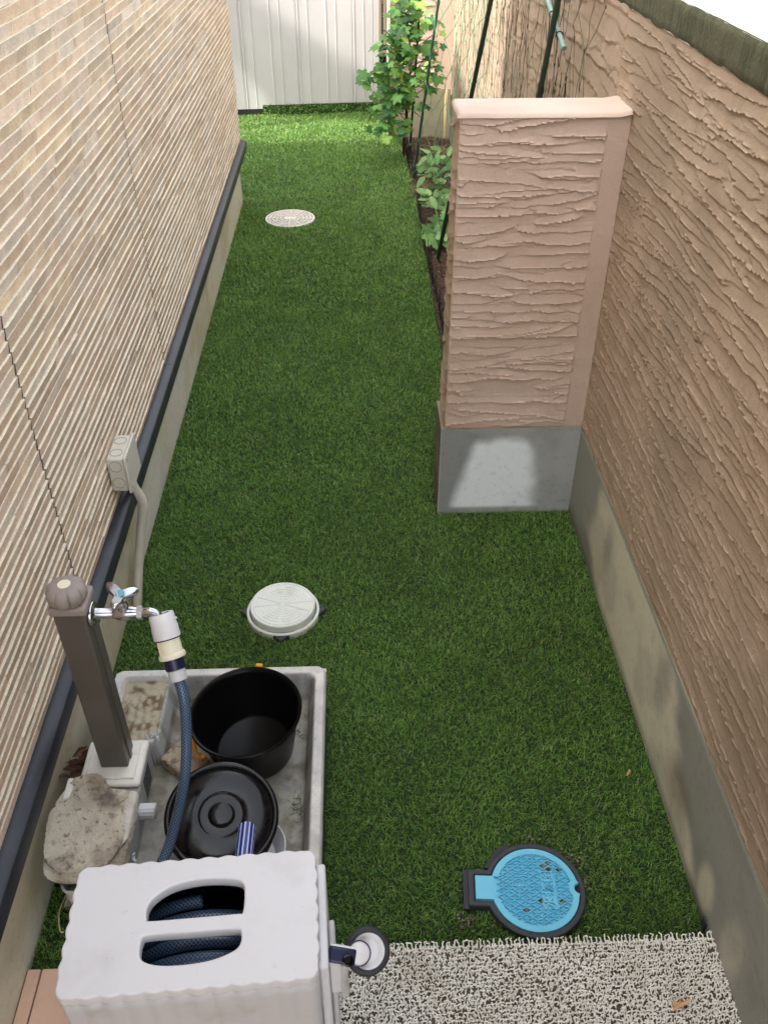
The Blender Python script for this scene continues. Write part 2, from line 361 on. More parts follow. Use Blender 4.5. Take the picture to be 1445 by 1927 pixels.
def plaster_panel(name, org, du, dv, nrm, W, H, res_u, res_v, seed, material, parent, band=None, **kw):
    """org lower corner, du/dv unit vectors, nrm outwards"""
    nu = int(W/res_u)+1; nv = int(H/res_v)+1; Hh = plaster_h(nu, nv, W, H, seed, **kw)
    u = np.linspace(0, W, nu); v = np.linspace(0, H, nv)
    if band is not None:    # smooth margin from band metres on
        s = sst(band-.004, band+.004, u)[:, None]; Hh = Hh*(1-s)+s*.0005
    edge = np.minimum(sst(0, .006, u)[:, None], sst(W, W-.006, u)[:, None])*np.minimum(sst(0, .006, v)[None, :], sst(H, H-.006, v)[None, :])
    Hh = Hh*edge
    o = np.array(org); P = o+u[:, None, None]*np.array(du)+v[None, :, None]*np.array(dv)+Hh[..., None]*np.array(nrm)
    q = gridquads(nu, nv)
    if np.dot(np.cross(du, dv), nrm) < 0: q = q[:, ::-1]
    return npmesh(name, P.reshape(-1, 3), q, material, parent, smooth=True, angle=50)

def concrete_face(name, org, du, dv, nrm, W, H, colfun, parent, res=.012):
    nu = max(2, int(W/res)+1); nv = max(2, int(H/res)+1); u = np.linspace(0, W, nu); v = np.linspace(0, H, nv)
    UU, VV = np.meshgrid(u, v, indexing='ij'); P = np.array(org)+UU[..., None]*np.array(du)+VV[..., None]*np.array(dv)+(.0008*fbm(UU*9, VV*9, 4))[..., None]*np.array(nrm)
    q = gridquads(nu, nv)
    if np.dot(np.cross(du, dv), nrm) < 0: q = q[:, ::-1]
    return npmesh(name, P.reshape(-1, 3), q, M_['concrete'], parent, smooth=True, colors=colfun(UU, VV).reshape(-1, 3))

def mixc(a, b, t): return np.array(a[:3])*(1-t[..., None])+np.array(b[:3])*t[..., None]

# ------------------------------------------------------------------ ground
g = MB(); g.box(-60, 60, -20, 80, -.6, -.06); tag(g.build('ground', M_['ground']), kind='structure')
tb = MB(); tb.box(-1.7, .455, 3.04, 9.36, -.05, -.012); tb.box(-.9, .86, 1.0, 3.04, -.05, -.012)
tag(tb.build('turf_base', M_['turf_base']), kind='structure')
# planting bed with a lumpy surface
nu, nv = 60, 480; x = np.linspace(.457, .86, nu); y = np.linspace(3.06, 8.3, nv); XX, YY = np.meshgrid(x, y, indexing='ij')
ZZ = -.03+.05*fbm(XX*9, YY*9, 2, 5)+.03*sst(6.5, 7.6, YY)
tag(npmesh('soil_bed', np.stack([XX, YY, ZZ], -1).reshape(-1, 3), gridquads(nu, nv), M_['soil'], smooth=True), kind='structure')
def soil_z(xx, yy): return float(-.03+.05*fbm(np.array([xx*9]), np.array([yy*9]), 2, 5)[0]+.03*sst(6.5, 7.6, np.array([yy]))[0])
# paved terrace level behind the retaining wall
t = MB(); t.box(1.02, 9, -3, 14, 1.2, 1.845); tag(t.build('neighbouring_terrace', M_['pale']), kind='structure')

# ------------------------------------------------------------------ house on the left
house = thing('house', 'house wall clad in beige stone-look strip siding along the left of the turf', 'house', (-2.5, 2.4, 0))
FX = -.83; WX = -.812; YE = 6.70
hb = MB(); hb.box(-6, WX-.002, -2.5, 4.3, .40, 4.0); hb.box(-6, WX-.0025, 4.3, YE, .401, 2.65); hb.build('wall_core', M_['joint'], house)
hr = MB(); hr.box(-6.4, -.74, -2.9, 4.45, 4.0, 4.15); hr.box(-6.4, -.745, 4.452, 7.32, 2.65, 2.76); hr.build('roof', M_['roof'], house)
hc_ = MB(); hc_.box(-.80, 1.3, -1.6, .15, 3.0, 3.12); hc_.build('overhead_shade_slab', M_['roof'], house)  # unseen slab added overhead to dim the near turf
def fcol(u, v):
    n = fbm(u*2.5, v*5, 11); n2 = fbm(u*1.3+4, v*1.5, 21)
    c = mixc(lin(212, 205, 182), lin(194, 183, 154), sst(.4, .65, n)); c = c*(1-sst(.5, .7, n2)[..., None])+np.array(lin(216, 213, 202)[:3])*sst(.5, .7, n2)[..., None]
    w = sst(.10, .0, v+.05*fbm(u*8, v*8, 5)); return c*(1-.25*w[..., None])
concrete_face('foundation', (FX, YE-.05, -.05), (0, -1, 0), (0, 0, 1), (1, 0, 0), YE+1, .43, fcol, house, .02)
fb = MB(); fb.box(-5.9, FX-.002, -2.4, YE-.052, -.05, .38); fb.build('foundation_body', M_['found'], house)
fl = MB()
def flash(y0, y1):
    pr = [(-.83, .345), (-.775, .345), (-.775, .398), (-.778, .402), (-.812, .412), (-.83, .412)]
    n = len(pr); V = [(x_, yy, z_) for yy in (y0, y1) for x_, z_ in pr]
    fl.add(V, [tuple(range(n)), tuple(range(2*n-1, n-1, -1))]+[(i, i+n, (i+1) % n+n, (i+1) % n) for i in range(n)])
ys = [-1.0, .9, 2.6, 3.36, 5.2, 6.72]
for a, b in zip(ys[:-1], ys[1:]): flash(a, b-.0015)
flash(6.722, 6.76)
fo = fl.build('base_flashing', M_['flash'], house, bevel=.0015)

# strip siding, real ledges
pal = [lin(150, 138, 124), lin(160, 136, 108), lin(172, 150, 132), lin(148, 120, 88), lin(164, 142, 124), lin(140, 122, 98), lin(176, 164, 150), lin(158, 126, 102), lin(168, 146, 110)]
pal = [np.array(c[:3])*.85+.66*np.array(lin(212, 189, 166)[:3]) for c in pal]; LEDGE_LIT = np.array(lin(248, 238, 214)[:3])  # ledge tops near-white: sky light put into their colour
V = []; C = []; Q = []; MI = []; base = 0; PITCH = .0303
joints = [-1.0, 1.886, 3.34, YE]
nseg_len = .035
for ci in range(67):
    z0 = .414+ci*PITCH
    for j0, j1 in zip(joints[:-1], joints[1:]):
        yy = j0+.0035
        while yy < j1-.005:
            ln = min(rnd.uniform(.16, .42), j1-.0035-yy)
            if j1-.0035-(yy+ln) < .08: ln = j1-.0035-yy
            pro = rnd.choice([.0035, .005, .006, .0065, .007, .0075])+rnd.uniform(-.0005, .0005); ns = max(2, int(ln/nseg_len))
            s = np.linspace(0, 1, ns+1); ysn = yy+s*ln-np.where(s > .99, .001, 0)
            w = (noise2(ysn*14, ysn*0+ci*3.1, 5)-.5)*.003; w2 = (noise2(ysn*30, ysn*0+ci*7.7, 8)-.5)*.002
            top = z0+PITCH-.0012+(noise2(ysn*18, ysn*0+ci*1.7, 2)-.5)*.002; bot = np.full(ns+1, z0)+(noise2(ysn*25, ysn*0+ci*5.7, 3)-.5)*.002
            xt = WX+pro+w; xm = WX+pro*.55+w2; xb = WX+pro*.08+w2*.5
            x0 = np.full(ns+1, WX-.004)
            rows = [(x0, top+.0005), (xt, top), (xm, (top+bot)/2), (xb, bot), (x0, bot-.0005)]
            c1 = pal[rnd.randrange(9)]*rnd.uniform(.84, 1.12); c2 = pal[rnd.randrange(9)]; cut = rnd.uniform(.2, 1.4)
            col = np.where((s < cut)[:, None], c1, c2*.5+c1*.5)*(.9+.25*noise2(ysn*35, ysn*0+ci, 6))[:, None]
            led = .55*LEDGE_LIT+.45*c1
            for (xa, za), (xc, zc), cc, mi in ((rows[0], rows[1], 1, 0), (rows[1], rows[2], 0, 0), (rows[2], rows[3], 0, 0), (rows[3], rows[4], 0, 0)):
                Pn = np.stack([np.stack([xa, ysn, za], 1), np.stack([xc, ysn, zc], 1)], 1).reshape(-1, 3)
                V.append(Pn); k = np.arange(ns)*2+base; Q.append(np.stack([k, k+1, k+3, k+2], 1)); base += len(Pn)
                C.append(np.repeat(np.tile(LEDGE_LIT*rnd.uniform(.85, 1), (ns+1, 1)) if cc else col, 2, 0))
            # end caps
            for e in (0, ns):
                Pn = np.array([[WX-.004, ysn[e], top[e]], [xt[e], ysn[e], top[e]], [xm[e], ysn[e], (top[e]+bot[e])/2], [xb[e], ysn[e], bot[e]]])
                V.append(Pn); Q.append(np.array([[base, base+1, base+2, base+3]])); C.append(np.tile(col[e], (4, 1))); base += 4
            yy += ln+.0008
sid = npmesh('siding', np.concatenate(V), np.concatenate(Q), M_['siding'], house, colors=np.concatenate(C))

for jy in (1.886, 3.34):
    jm = MB()
    for ci in range(67):
        zz0 = .414+ci*PITCH; oy = rnd.uniform(-.0008, .0008); jm.add([(WX+.0015, jy-.0034+oy, zz0), (WX+.0015, jy+.0034+oy, zz0), (WX+.0015, jy+.0034+oy, zz0+PITCH), (WX+.0015, jy-.0034+oy, zz0+PITCH), (WX+.0045, jy-.003+oy, zz0+PITCH), (WX+.0045, jy+.003+oy, zz0+PITCH)],
            [(0, 1, 5, 4)])
    jm.build('panel_joint', M_['joint'], house)
# unseen roof slab added behind the house to shade the shed front
lr = MB(); lr.add([(-3.2, 8.07, 3.25), (-.40, 8.07, 1.95), (-.40, 8.55, 1.95), (-3.2, 8.55, 3.25), (-3.2, 8.07, 3.30), (-.40, 8.07, 2.0), (-.40, 8.55, 2.0), (-3.2, 8.55, 3.30)],
    [(0, 3, 2, 1), (4, 5, 6, 7), (0, 1, 5, 4), (1, 2, 6, 5), (2, 3, 7, 6), (3, 0, 4, 7)])
lean = thing('shed_shade_slab', 'unseen sloping slab on posts, added behind the house to shade the shed', 'roof', (-2.3, 8.4, 0))
lr.build('shade_panel', M_['roof'], lean)
for px_ in (-3.1, -1.9):
    p = MB(); p.box(px_-.03, px_+.03, 8.3, 8.36, -.06, 1.95-(px_+.4)*.464); p.build('post', M_['bronze'], lean)

# ------------------------------------------------------------------ retaining wall on the right
RX = .855
rw = thing('retaining_wall', 'long tan wall of ridged trowelled plaster on a grey concrete base, right of the turf', 'wall', (.95, 3.7, 0))
plaster_panel('plaster_near', (RX, .1, .385), (0, 1, 0), (0, 0, 1), (-1, 0, 0), 2.95, 1.385, .0042, .003, 5, M_['plaster2'], rw, smooth_top=.28, amp=.0037, B0=.011, B1=.021, L0=.14, L1=.5, dens=1.1, cvs=.12, sls=.045)
plaster_panel('plaster_far', (RX, 3.05, .385), (0, 1, 0), (0, 0, 1), (-1, 0, 0), 5.35, 1.385, .011, .007, 6, M_['plaster2'], rw, amp=.0045, cvs=.15, sls=.05)
b = MB(); b.box(RX+.001, 1.0, -1.2, 8.6, .38, 1.768); b.box(RX, 1.0, -1.2, .1, .381, 1.767); b.build('wall_core', M_['plaster2'], rw)
def rcol(u, v):   # u = y from -1 , v = z from -.05
    yy = u-1.0; zz = v-.05; wob = .06*(fbm(u*3, v*6, 31)-.5)+.03*(fbm(u*9, v*9, 32)-.5)
    base_ = mixc(lin(146, 145, 136), lin(126, 125, 115), sst(.4, .6, fbm(u*1.6, v*3, 30)))
    dry = np.array(lin(210, 204, 182)[:3])*(1-.18*sst(.45, .6, fbm(u*5, v*5, 33)))[..., None]
    def el(cy, cz, ry, rz, soft=.5): d = np.sqrt(((yy-cy)/ry)**2+((zz-cz)/rz)**2)+wob*6; return sst(1.0+soft*.5, 1.0-soft*.5, d)
    m = np.maximum(el(2.02, .2, .50, .26, .25), el(1.55, .04, .32, .13, .35))
    m = np.maximum(m, el(1.75, .1, .35, .22, .3)); m = np.maximum(m, .75*el(1.15, .09, .05, .07, .8)); m = np.maximum(m, .45*el(.98, .12, .05, .09, .8))
    m = m*(1-.5*el(2.3, .24, .05, .10, 1.3))*(1-.6*el(1.66, .26, .05, .09, 1.2))
    c = base_*(1-m[..., None])+dry*m[..., None]
    rust = el(1.42, .13, .10, .07, 1.2); c = c*(1-.45*rust[..., None])+np.array(lin(104, 84, 60)[:3])*(.45*rust)[..., None]
    top = sst(.372, .38, zz+.004*fbm(u*20, v, 3)); c = c*(1-top[..., None])+np.array(lin(158, 160, 152)[:3])*top[..., None]
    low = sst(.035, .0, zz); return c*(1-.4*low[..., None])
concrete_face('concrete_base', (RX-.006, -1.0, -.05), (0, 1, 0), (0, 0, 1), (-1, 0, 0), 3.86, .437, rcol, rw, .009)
def rcol2(u, v):
    c = mixc(lin(140, 138, 118), lin(100, 100, 84), sst(.4, .6, fbm(u*3, v*6, 44))); return c
concrete_face('concrete_base', (RX-.006, 2.861, -.05), (0, 1, 0), (0, 0, 1), (-1, 0, 0), 5.5, .437, rcol2, rw, .03)
b = MB(); b.box(RX-.0055, 1.0, -1.2, 8.6, -.06, .3865); b.build('base_core', M_['found'], rw)
# mossy coping, broken lower edge
nu, nv = 700, 9; yv = np.linspace(-.6, 8.6, nu); zs = np.linspace(0, 1, nv)
YY, SS = np.meshgrid(yv, zs, indexing='ij'); low = 1.765+.006*(fbm(YY*12, YY*0, 8)-.5)*2; hi = 1.852+.004*(fbm(YY*9, YY*0+3, 9)-.5)
ZZ = low+(hi-low)*SS; XX = RX-.006-.004*fbm(YY*25, SS*3, 12)+.006*(SS > .95)+.005*(SS < .05)
npmesh('coping_face', np.stack([XX, YY, ZZ], -1).reshape(-1, 3), gridquads(nu, nv)[:, ::-1], M_['moss'], rw, smooth=True)
b = MB(); b.box(RX-.003, 1.02, -1.2, 8.6, 1.766, 1.8505); b.build('coping', M_['pale'], rw)

# ------------------------------------------------------------------ wall pier
pier = thing('wall_pier', 'short pink plastered wing wall on a grey concrete block with a pale patch', 'wall', (.58, 2.93, 0))
PY = 2.845
plaster_panel('plaster_front', (.327, PY, .392), (1, 0, 0), (0, 0, 1), (0, -1, 0), .525, 1.12, .003, .003, 12, M_['plaster'], pier, band=.455, amp=.0060, B0=.012, B1=.023, L0=.08, L1=.30, dens=1.0, cvs=.22)
plaster_panel('plaster_side', (.327, 3.03, .392), (0, -1, 0), (0, 0, 1), (-1, 0, 0), .185, 1.12, .004, .004, 13, M_['plaster2'], pier, amp=.006, L0=.05, L1=.12)
b = MB(); b.box(.328, RX-.002, PY+.001, 3.03, .39, 1.511); b.build('plaster_body', M_['plaster_smooth'], pier)
# rounded top slab with an uneven lip
nu, nv = 130, 44; x = np.linspace(.318, .862, nu); y = np.linspace(PY-.010, 3.04, nv); XX, YY = np.meshgrid(x, y, indexing='ij')
e = np.minimum(np.minimum((XX-.318)/.016, (YY-(PY-.010))/.016), np.minimum((3.04-YY)/.016, 2)); e = np.clip(e, 0, 1)
ZZ = 1.504+.013*np.sqrt(1-(1-e)**2)+.002*(fbm(XX*20, YY*20, 3)-.5); YY2 = YY+.006*(fbm(XX*14, XX*0, 5)-.5)*(e < .3); XX2 = XX+.006*(fbm(YY*18, YY*0, 6)-.5)*(e < .3)
ZZ = ZZ+.006*np.exp(-(((XX-.855)/.03)**2))
npmesh('plaster_top', np.stack([XX2, YY2, ZZ], -1).reshape(-1, 3), gridquads(nu, nv), M_['plaster_smooth'], pier, smooth=True)  # paler plaster on top carries the sky light in its colour
def pcol(u, v):
    xx = u+.312; zz = v-.05; wob = .05*(fbm(u*8, v*8, 51)-.5)
    base_ = mixc(lin(138, 140, 138), lin(160, 160, 157), sst(.35, .65, fbm(u*4, v*4, 50)))
    L_ = .352+.085*np.clip(zz/.34, 0, 1)**1.5; R_ = .715-.03*(zz/.34)
    m = sst(-.01, .04, xx-L_+wob)*sst(-.02, .05, R_-xx+wob)*sst(-.01, .04, .352-zz-.9*np.clip(np.abs(xx-.55)-.09, 0, 1)**1.6*3+wob)*sst(0, .02, zz-.01)
    c = base_*(1-m[..., None])+np.array(lin(228, 232, 234)[:3])*m[..., None]
    e_ = sst(.004, .0, u); return c*(1-e_[..., None])+np.array(lin(176, 178, 174)[:3])*e_[..., None]
concrete_face('concrete_block', (.312, PY-.012, -.05), (1, 0, 0), (0, 0, 1), (0, -1, 0), .538, .442, pcol, pier, .005)
concrete_face('concrete_block', (.312, 3.05, -.05), (0, -1, 0), (0, 0, 1), (-1, 0, 0), .217, .442, lambda u, v: mixc(lin(118, 106, 84), lin(92, 86, 66), sst(.4, .6, fbm(u*8, v*8, 60))), pier, .01)
b = MB(); b.box(.3125, RX-.0065, PY-.0115, 3.05, -.05, .3918); b.build('block_core', M_['found'], pier)

# ------------------------------------------------------------------ far wall, shed, gap
fw = thing('end_wall', 'pinkish ridged plaster wall closing the far end of the planting bed', 'wall', (.6, 8.4, 0))
plaster_panel('plaster_front', (.325, 8.25, .42), (1, 0, 0), (0, 0, 1), (0, -1, 0), .53, 1.6, .008, .006, 15, M_['plaster'], fw, band=.40, amp=.008, B0=.02, B1=.04)
b = MB(); b.box(.326, .86, 8.252, 8.43, .42, 2.02); b.build('plaster_body', M_['plaster_smooth'], fw)
b = MB(); b.box(.318, .86, 8.235, 8.44, -.06, .42); b.build('concrete_base', M_['found'], fw)
b = MB(); b.box(.300, .317, 8.21, 8.25, -.02, 2.02); b.build('sunlit_edge', M_['pale'], fw)  # pale strip painted for the sunlit left side of the wall

shed = thing('storage_shed', 'pale grey steel storage shed with vertical ribs at the end of the turf', 'shed', (-.7, 9.8, 0))
SHM = Matrix.Translation((.262, 9.29, 0)) @ Matrix.Rotation(math.radians(5), 4, 'Z')
b = MB(); b.box(-2.2, 0, .022, 1.3, .03, 2.15, M=SHM); b.build('body', M_['shed'], shed)
b = MB(); xs = [0, -.045, -.15, -.155]
edges = [0]; xcur = 0
pan = []   # ribbed front: panel boards with grooves and raised strips
xcur = -.05
pr = [(0, .0), (0, -.012), (-.048, -.012), (-.050, .004), (-.054, .004), (-.056, -.006)]
kk = 0
while xcur > -2.15:
    pr += [(xcur-.088, -.006), (xcur-.090, -.0095), (xcur-.093, -.0095), (xcur-.095, -.006), (xcur-.176, -.006), (xcur-.178, -.010), (xcur-.183, -.010), (xcur-.185, -.006)]
    if kk % 2 == 0: pr += [(xcur-.190, -.006), (xcur-.191, .001), (xcur-.1935, .001), (xcur-.1945, -.006), (xcur-.202, -.006), (xcur-.203, -.001), (xcur-.205, -.001), (xcur-.206, -.006)]
    kk += 1; xcur -= .26
pr = [p for p in pr if p[0] > -2.2]+[(-2.2, -.006)]
V2 = [SHM @ Vector((a, c, z_)) for z_ in (.05, 2.1) for a, c in pr]; n = len(pr)
b.add(V2, [(i, i+1, n+i+1, n+i) for i in range(n-1)]); b.build('ribbed_front', M_['shed'], shed)
b = MB(); b.box(-2.2, .0, -.004, .4, -.02, .048, M=SHM); b.build('gap_shade_box', M_['black_gap'], shed)  # near-black box painted as the shaded gap under the shed
b = MB(); b.box(-2.3, .05, -.1, 1.4, 2.15, 2.2, M=SHM); b.build('roof', M_['shed'], shed)

sf = thing('slat_fence', 'weathered slat fence glimpsed in the dark gap beside the shed', 'fence', (.5, 12.2, 0))
b = MB(); b.box(-.2, 1.4, 12.2, 12.24, .52, .56); b.build('rail', M_['slat'], sf)
b = MB()
for k in range(26): b.box(-.2+k*.06, -.165+k*.06, 12.18, 12.2, .08, .6)
b.build('slats', M_['slat'], sf)
wb = MB(); wb.box(-1.5, 3, 12.6, 13.0, -.05, 2.6); wb2 = wb.build('dark_building', M_['black_gap']); tag(wb2, 'wall behind the slat fence, painted near-black for the shade there', 'building')  # shade of the gap put into the wall's near-black colour
# clump of shrub in the gap
def leaf_cloud(name, n, cfun, size, seed, cols, material, parent=None):
    r = np.random.default_rng(seed); P = cfun(r, n); a = r.normal(size=(n, 3)); a /= np.linalg.norm(a, axis=1)[:, None]
    bb = np.cross(a, r.normal(size=(n, 3))); bb /= np.linalg.norm(bb, axis=1)[:, None]; s = (size*r.uniform(.6, 1.3, n))[:, None]
    Vv = np.stack([P-a*s, P+bb*s*.45, P+a*s, P-bb*s*.45], 1).reshape(-1, 3); q = np.arange(n*4).reshape(-1, 4)
    cc = np.array(cols)[r.integers(0, len(cols), n)]*r.uniform(.7, 1.2, (n, 1))
    return npmesh(name, Vv, q, material, parent, colors=np.repeat(cc, 4, 0))
hd = leaf_cloud('shrub', 2200, lambda r, n: np.stack([r.uniform(.15, .75, n), r.uniform(10.3, 11.2, n), r.uniform(-.03, .22, n)*r.uniform(.5, 1, n)], 1), .035, 3,
    [(.02, .04, .012), (.03, .06, .015), (.05, .07, .02), (.06, .045, .02)], M_['hedge'])
tag(hd, 'low dark shrub in the gap between shed and end wall', 'shrub')
bd = MB(); bd.add([(.795, 8.13, .0), (.815, 8.13, .0), (.815, 8.15, .0), (.795, 8.15, .0), (.80, 8.19, .42), (.82, 8.19, .42), (.82, 8.21, .42), (.80, 8.21, .42)],
    [(0, 3, 2, 1), (4, 5, 6, 7), (0, 1, 5, 4), (1, 2, 6, 5), (2, 3, 7, 6), (3, 0, 4, 7)])
tag(bd.build('lit_base_corner', M_['board'], bevel=.002), 'narrow pale yellow strip standing for the lit corner edge of the wall base, behind the vine', 'board')  # yellow strip stands in for the wall base's lit corner edge

# ------------------------------------------------------------------ turf blades
PAN = (-.745, -.114, 1.14, 1.832)
def keep(x, y):
    k = ((x > -.835) | (y > 6.66)) & ~((x > PAN[0]-.0) & (x < PAN[1]+.0) & (y > PAN[2]) & (y < PAN[3]))
    k &= ~((x > -.595) & (x < -.09) & (y > .75) & (y < 1.045))
    k &= ~(((x-.434)**2+(y-1.203)**2) < .133**2) & ~((x > .245) & (x < .33) & (y > 1.15) & (y < 1.262))
    k &= ~(((x+.281)**2+(y-2.27)**2) < .122**2)
    k &= ~((np.abs((x+.281)+(y-2.27)) < .150) & (np.abs((x+.281)-(y-2.27)) < .150) & (y < 2.29))
    k &= ~(((x+.459)**2+(y-6.293)**2) < .186**2)
    k &= ~((x > .838) & (x < .862) & (y > 1.08) & (y < 1.12))
    lim = np.where(y < 2.83, .848, np.where(y < 3.06, .308, .452+.012*np.sin(y*1.3)))
    return k & (x < lim) & ((y > 6.66) | (x > -.828)) & (y > 1.03+.01*np.sin(x*40))
def blades(x0, x1, y0, y1, dens, w, ln, seed, frame_=None):
    r = np.random.default_rng(seed); n = int((x1-x0)*(y1-y0)*dens); x = r.uniform(x0, x1, n); y = r.uniform(y0, y1, n)
    if frame_ is None: k = keep(x, y); x = x[k]; y = y[k]; n = len(x)
    fl_ = fbm(x*3.1, y*3.1, 77)*2*PI*1.6+r.normal(0, 1.9, n); lean = r.uniform(.25, 1.0, n)
    L_ = ln*r.uniform(.6, 1.15, n)*(1-.15*(fbm(x*7, y*7, 78) > .55)); wd = w*r.uniform(.7, 1.3, n)
    d = np.stack([np.cos(fl_), np.sin(fl_)], 1); tw = fl_+PI/2+r.normal(0, .7, n); s = np.stack([np.cos(tw), np.sin(tw)], 1)
    b = np.stack([x, y], 1); V = np.zeros((n, 5, 3)); zb = -.014+.006*fbm(x*2, y*2, 79)
    mid = b+d*(L_*lean*.35)[:, None]; tip = b+d*(L_*lean*.95)[:, None]+s*(r.normal(0, .12, n)*L_)[:, None]
    hm = L_*.6*np.sqrt(1-.5*lean**2); ht = L_*np.sqrt(np.clip(1-.85*lean**2, .08, 1))
    V[:, 0, :2] = b-s*wd[:, None]/2; V[:, 1, :2] = b+s*wd[:, None]/2; V[:, 0, 2] = V[:, 1, 2] = zb
    V[:, 2, :2] = mid+s*wd[:, None]*.45; V[:, 3, :2] = mid-s*wd[:, None]*.45; V[:, 2, 2] = V[:, 3, 2] = zb+hm
    V[:, 4, :2] = tip; V[:, 4, 2] = zb+ht
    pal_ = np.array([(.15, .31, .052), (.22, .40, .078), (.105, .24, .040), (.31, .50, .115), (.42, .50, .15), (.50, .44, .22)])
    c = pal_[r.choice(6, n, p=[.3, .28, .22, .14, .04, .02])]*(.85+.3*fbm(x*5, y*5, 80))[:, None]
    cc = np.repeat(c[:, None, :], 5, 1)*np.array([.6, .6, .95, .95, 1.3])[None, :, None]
    V = V.reshape(-1, 3)
    if frame_ is not None: A, o = frame_; V = V @ A.T+o
    i = np.arange(n)*5; return V, np.stack([i, i+1, i+2, i+3], 1), np.stack([i+3, i+2, i+4], 1), cc.reshape(-1, 3)
def sheet(name, specs, label):
    Vs, Qs, Ts, Cs, off = [], [], [], [], 0
    for sp in specs:
        a, q, t_, c = blades(*sp[:8], **(sp[8] if len(sp) > 8 else {})); Vs.append(a); Qs.append(q+off); Ts.append(t_+off); Cs.append(c); off += len(a)
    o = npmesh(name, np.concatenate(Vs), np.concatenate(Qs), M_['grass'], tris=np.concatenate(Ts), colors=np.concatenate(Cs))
    return tag(o, label, 'turf', kind='stuff')
th = math.radians(5); A = np.array([[math.cos(th), 0, math.sin(th)], [math.sin(th), 0, -math.cos(th)], [0, 1, 0]])
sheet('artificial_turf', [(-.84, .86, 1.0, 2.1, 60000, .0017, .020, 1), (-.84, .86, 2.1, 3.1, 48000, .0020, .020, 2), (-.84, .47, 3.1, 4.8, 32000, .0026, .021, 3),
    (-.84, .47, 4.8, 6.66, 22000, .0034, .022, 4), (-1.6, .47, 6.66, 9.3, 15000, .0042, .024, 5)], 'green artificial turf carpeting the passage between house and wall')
# turned-up flap of turf against the shed
fo = np.array([.262, 9.27, 0]); flap = MB(); flap.box(-1.13, -.01, -.03, -.018, -.02, .085, M=SHM)
fe = thing('turf_flap', 'strip of artificial turf turned up against the foot of the shed', 'turf', (-.3, 9.22, 0))
flap.build('backing', M_['turf_base'], fe)
a, q, t_, c = blades(-1.13, -.01, 0, .10, 16000, .005, .032, 9, frame_=(A, fo+np.array([0, -.01, -.01])))
npmesh('blades', a, q, M_['grass'], fe, tris=t_, colors=c)

# ------------------------------------------------------------------ lids in the turf
# grey inspection cap on a slate square
gl = thing('drain_cap', 'round grey drain cap with web pattern on a dark square base, beside the sink', 'drain cover', (-.281, 2.27, 0))
T = Matrix.Translation((-.281, 2.27, 0))
b = MB(); Rz = T @ Matrix.Rotation(PI/4, 4, 'Z'); b.box(-.108, .108, -.108, .108, -.05, .010, M=Rz); b.build('base_plate', M_['slate'], gl, bevel=.004)
b = MB(); b.lathe([(.128, -.02), (.128, .010), (.125, .013), (.119, .013), (.117, .008), (.117, -.02)], 72, T); b.build('collar', M_['lid_grey'], gl, smooth=True)
T2 = Matrix.Translation((-.281, 2.27, .0))
b = MB(); b.lathe([(.114, -.02), (.1145, .034), (.112, .038), (.106, .038), (.1045, .036), (.1035, .036), (.102, .038), (.0, .038)], 72, T2)
b.build('cap', M_['lid_grey'], gl, smooth=True, angle=25)
b = MB(); r_ = random.Random(4)
for k in range(8):
    a0 = PI/8+k*PI/4 if k % 2 else k*PI/4+.12
    ca, sa = math.cos(a0), math.sin(a0); Mr = T2 @ Matrix.Rotation(a0, 4, 'Z'); b.box(.006, .101, -.0012, .0012, .0375, .0398, M=Mr)
for k in range(1, 8):
    rr = .012*k+.004; segs = 8
    for s_ in range(8):
        a0 = s_*PI/4+r_.uniform(-.05, .05); a1 = a0+PI/4-.1; m = 6
        if r_.random() < .1: continue
        pts = []
        for i in range(m+1): t = a0+(a1-a0)*i/m; pts.append((rr*math.cos(t), rr*math.sin(t)))
        inn = [((rr-.0022)*math.cos(a0+(a1-a0)*i/m), (rr-.0022)*math.sin(a0+(a1-a0)*i/m)) for i in range(m, -1, -1)]
        b.prism(pts+inn, .0375, .0394, T2)
b.build('web_pattern', M_['lid_grey'], gl)
# far white grate lid
wl_ = thing('grate_lid', 'round white slotted drain lid set in the turf farther away', 'drain cover', (-.459, 6.283, 0))
T = Matrix.Translation((-.459, 6.283, -.012))
b = MB(); b.lathe([(.205, -.05), (.205, -.002), (.18, .0), (.178, -.03), (0, -.03)], 72, T); b.build('surround', M_['black_gap'], wl_)
b = MB(); b.lathe([(.176, -.02), (.176, .012), (.174, .014), (.163, .014), (.163, .008), (0, .008)], 72, T); b.build('lid', M_['lid_white'], wl_, smooth=True, angle=25)
b = MB()
for k, rr in enumerate((.045, .072, .099, .126, .150)):
    n_ = (10, 16, 22, 28, 34)[k]
    for s_ in range(n_):
        a0 = 2*PI*s_/n_; a1 = a0+2*PI/n_*.62
        pts = [((rr+.015)*math.cos(a0+(a1-a0)*i/2), (rr+.015)*math.sin(a0+(a1-a0)*i/2)) for i in range(3)]+[(rr*math.cos(a0+(a1-a0)*i/2), rr*math.sin(a0+(a1-a0)*i/2)) for i in (2, 1, 0)]
        b.prism(pts, .006, .0085, T, )
b.build('slots', mat('slot_grey', lin(150, 146, 136), .8), wl_)
b = MB()
for rr in (.040, .066, .093, .120, .146): b.lathe([(rr, .008), (rr, .014), (rr+.006, .014), (rr+.006, .008)], 64, T)
for s_ in range(12):
    Mr = T @ Matrix.Rotation(s_*PI/6, 4, 'Z'); b.box(.04, .165, -.002, .002, .008, .0145, M=Mr)
b.box(-.04, -.006, -.02, .02, .008, .014, M=T); b.box(.006, .04, -.02, .02, .008, .014, M=T); b.build('ribs', M_['lid_white'], wl_)

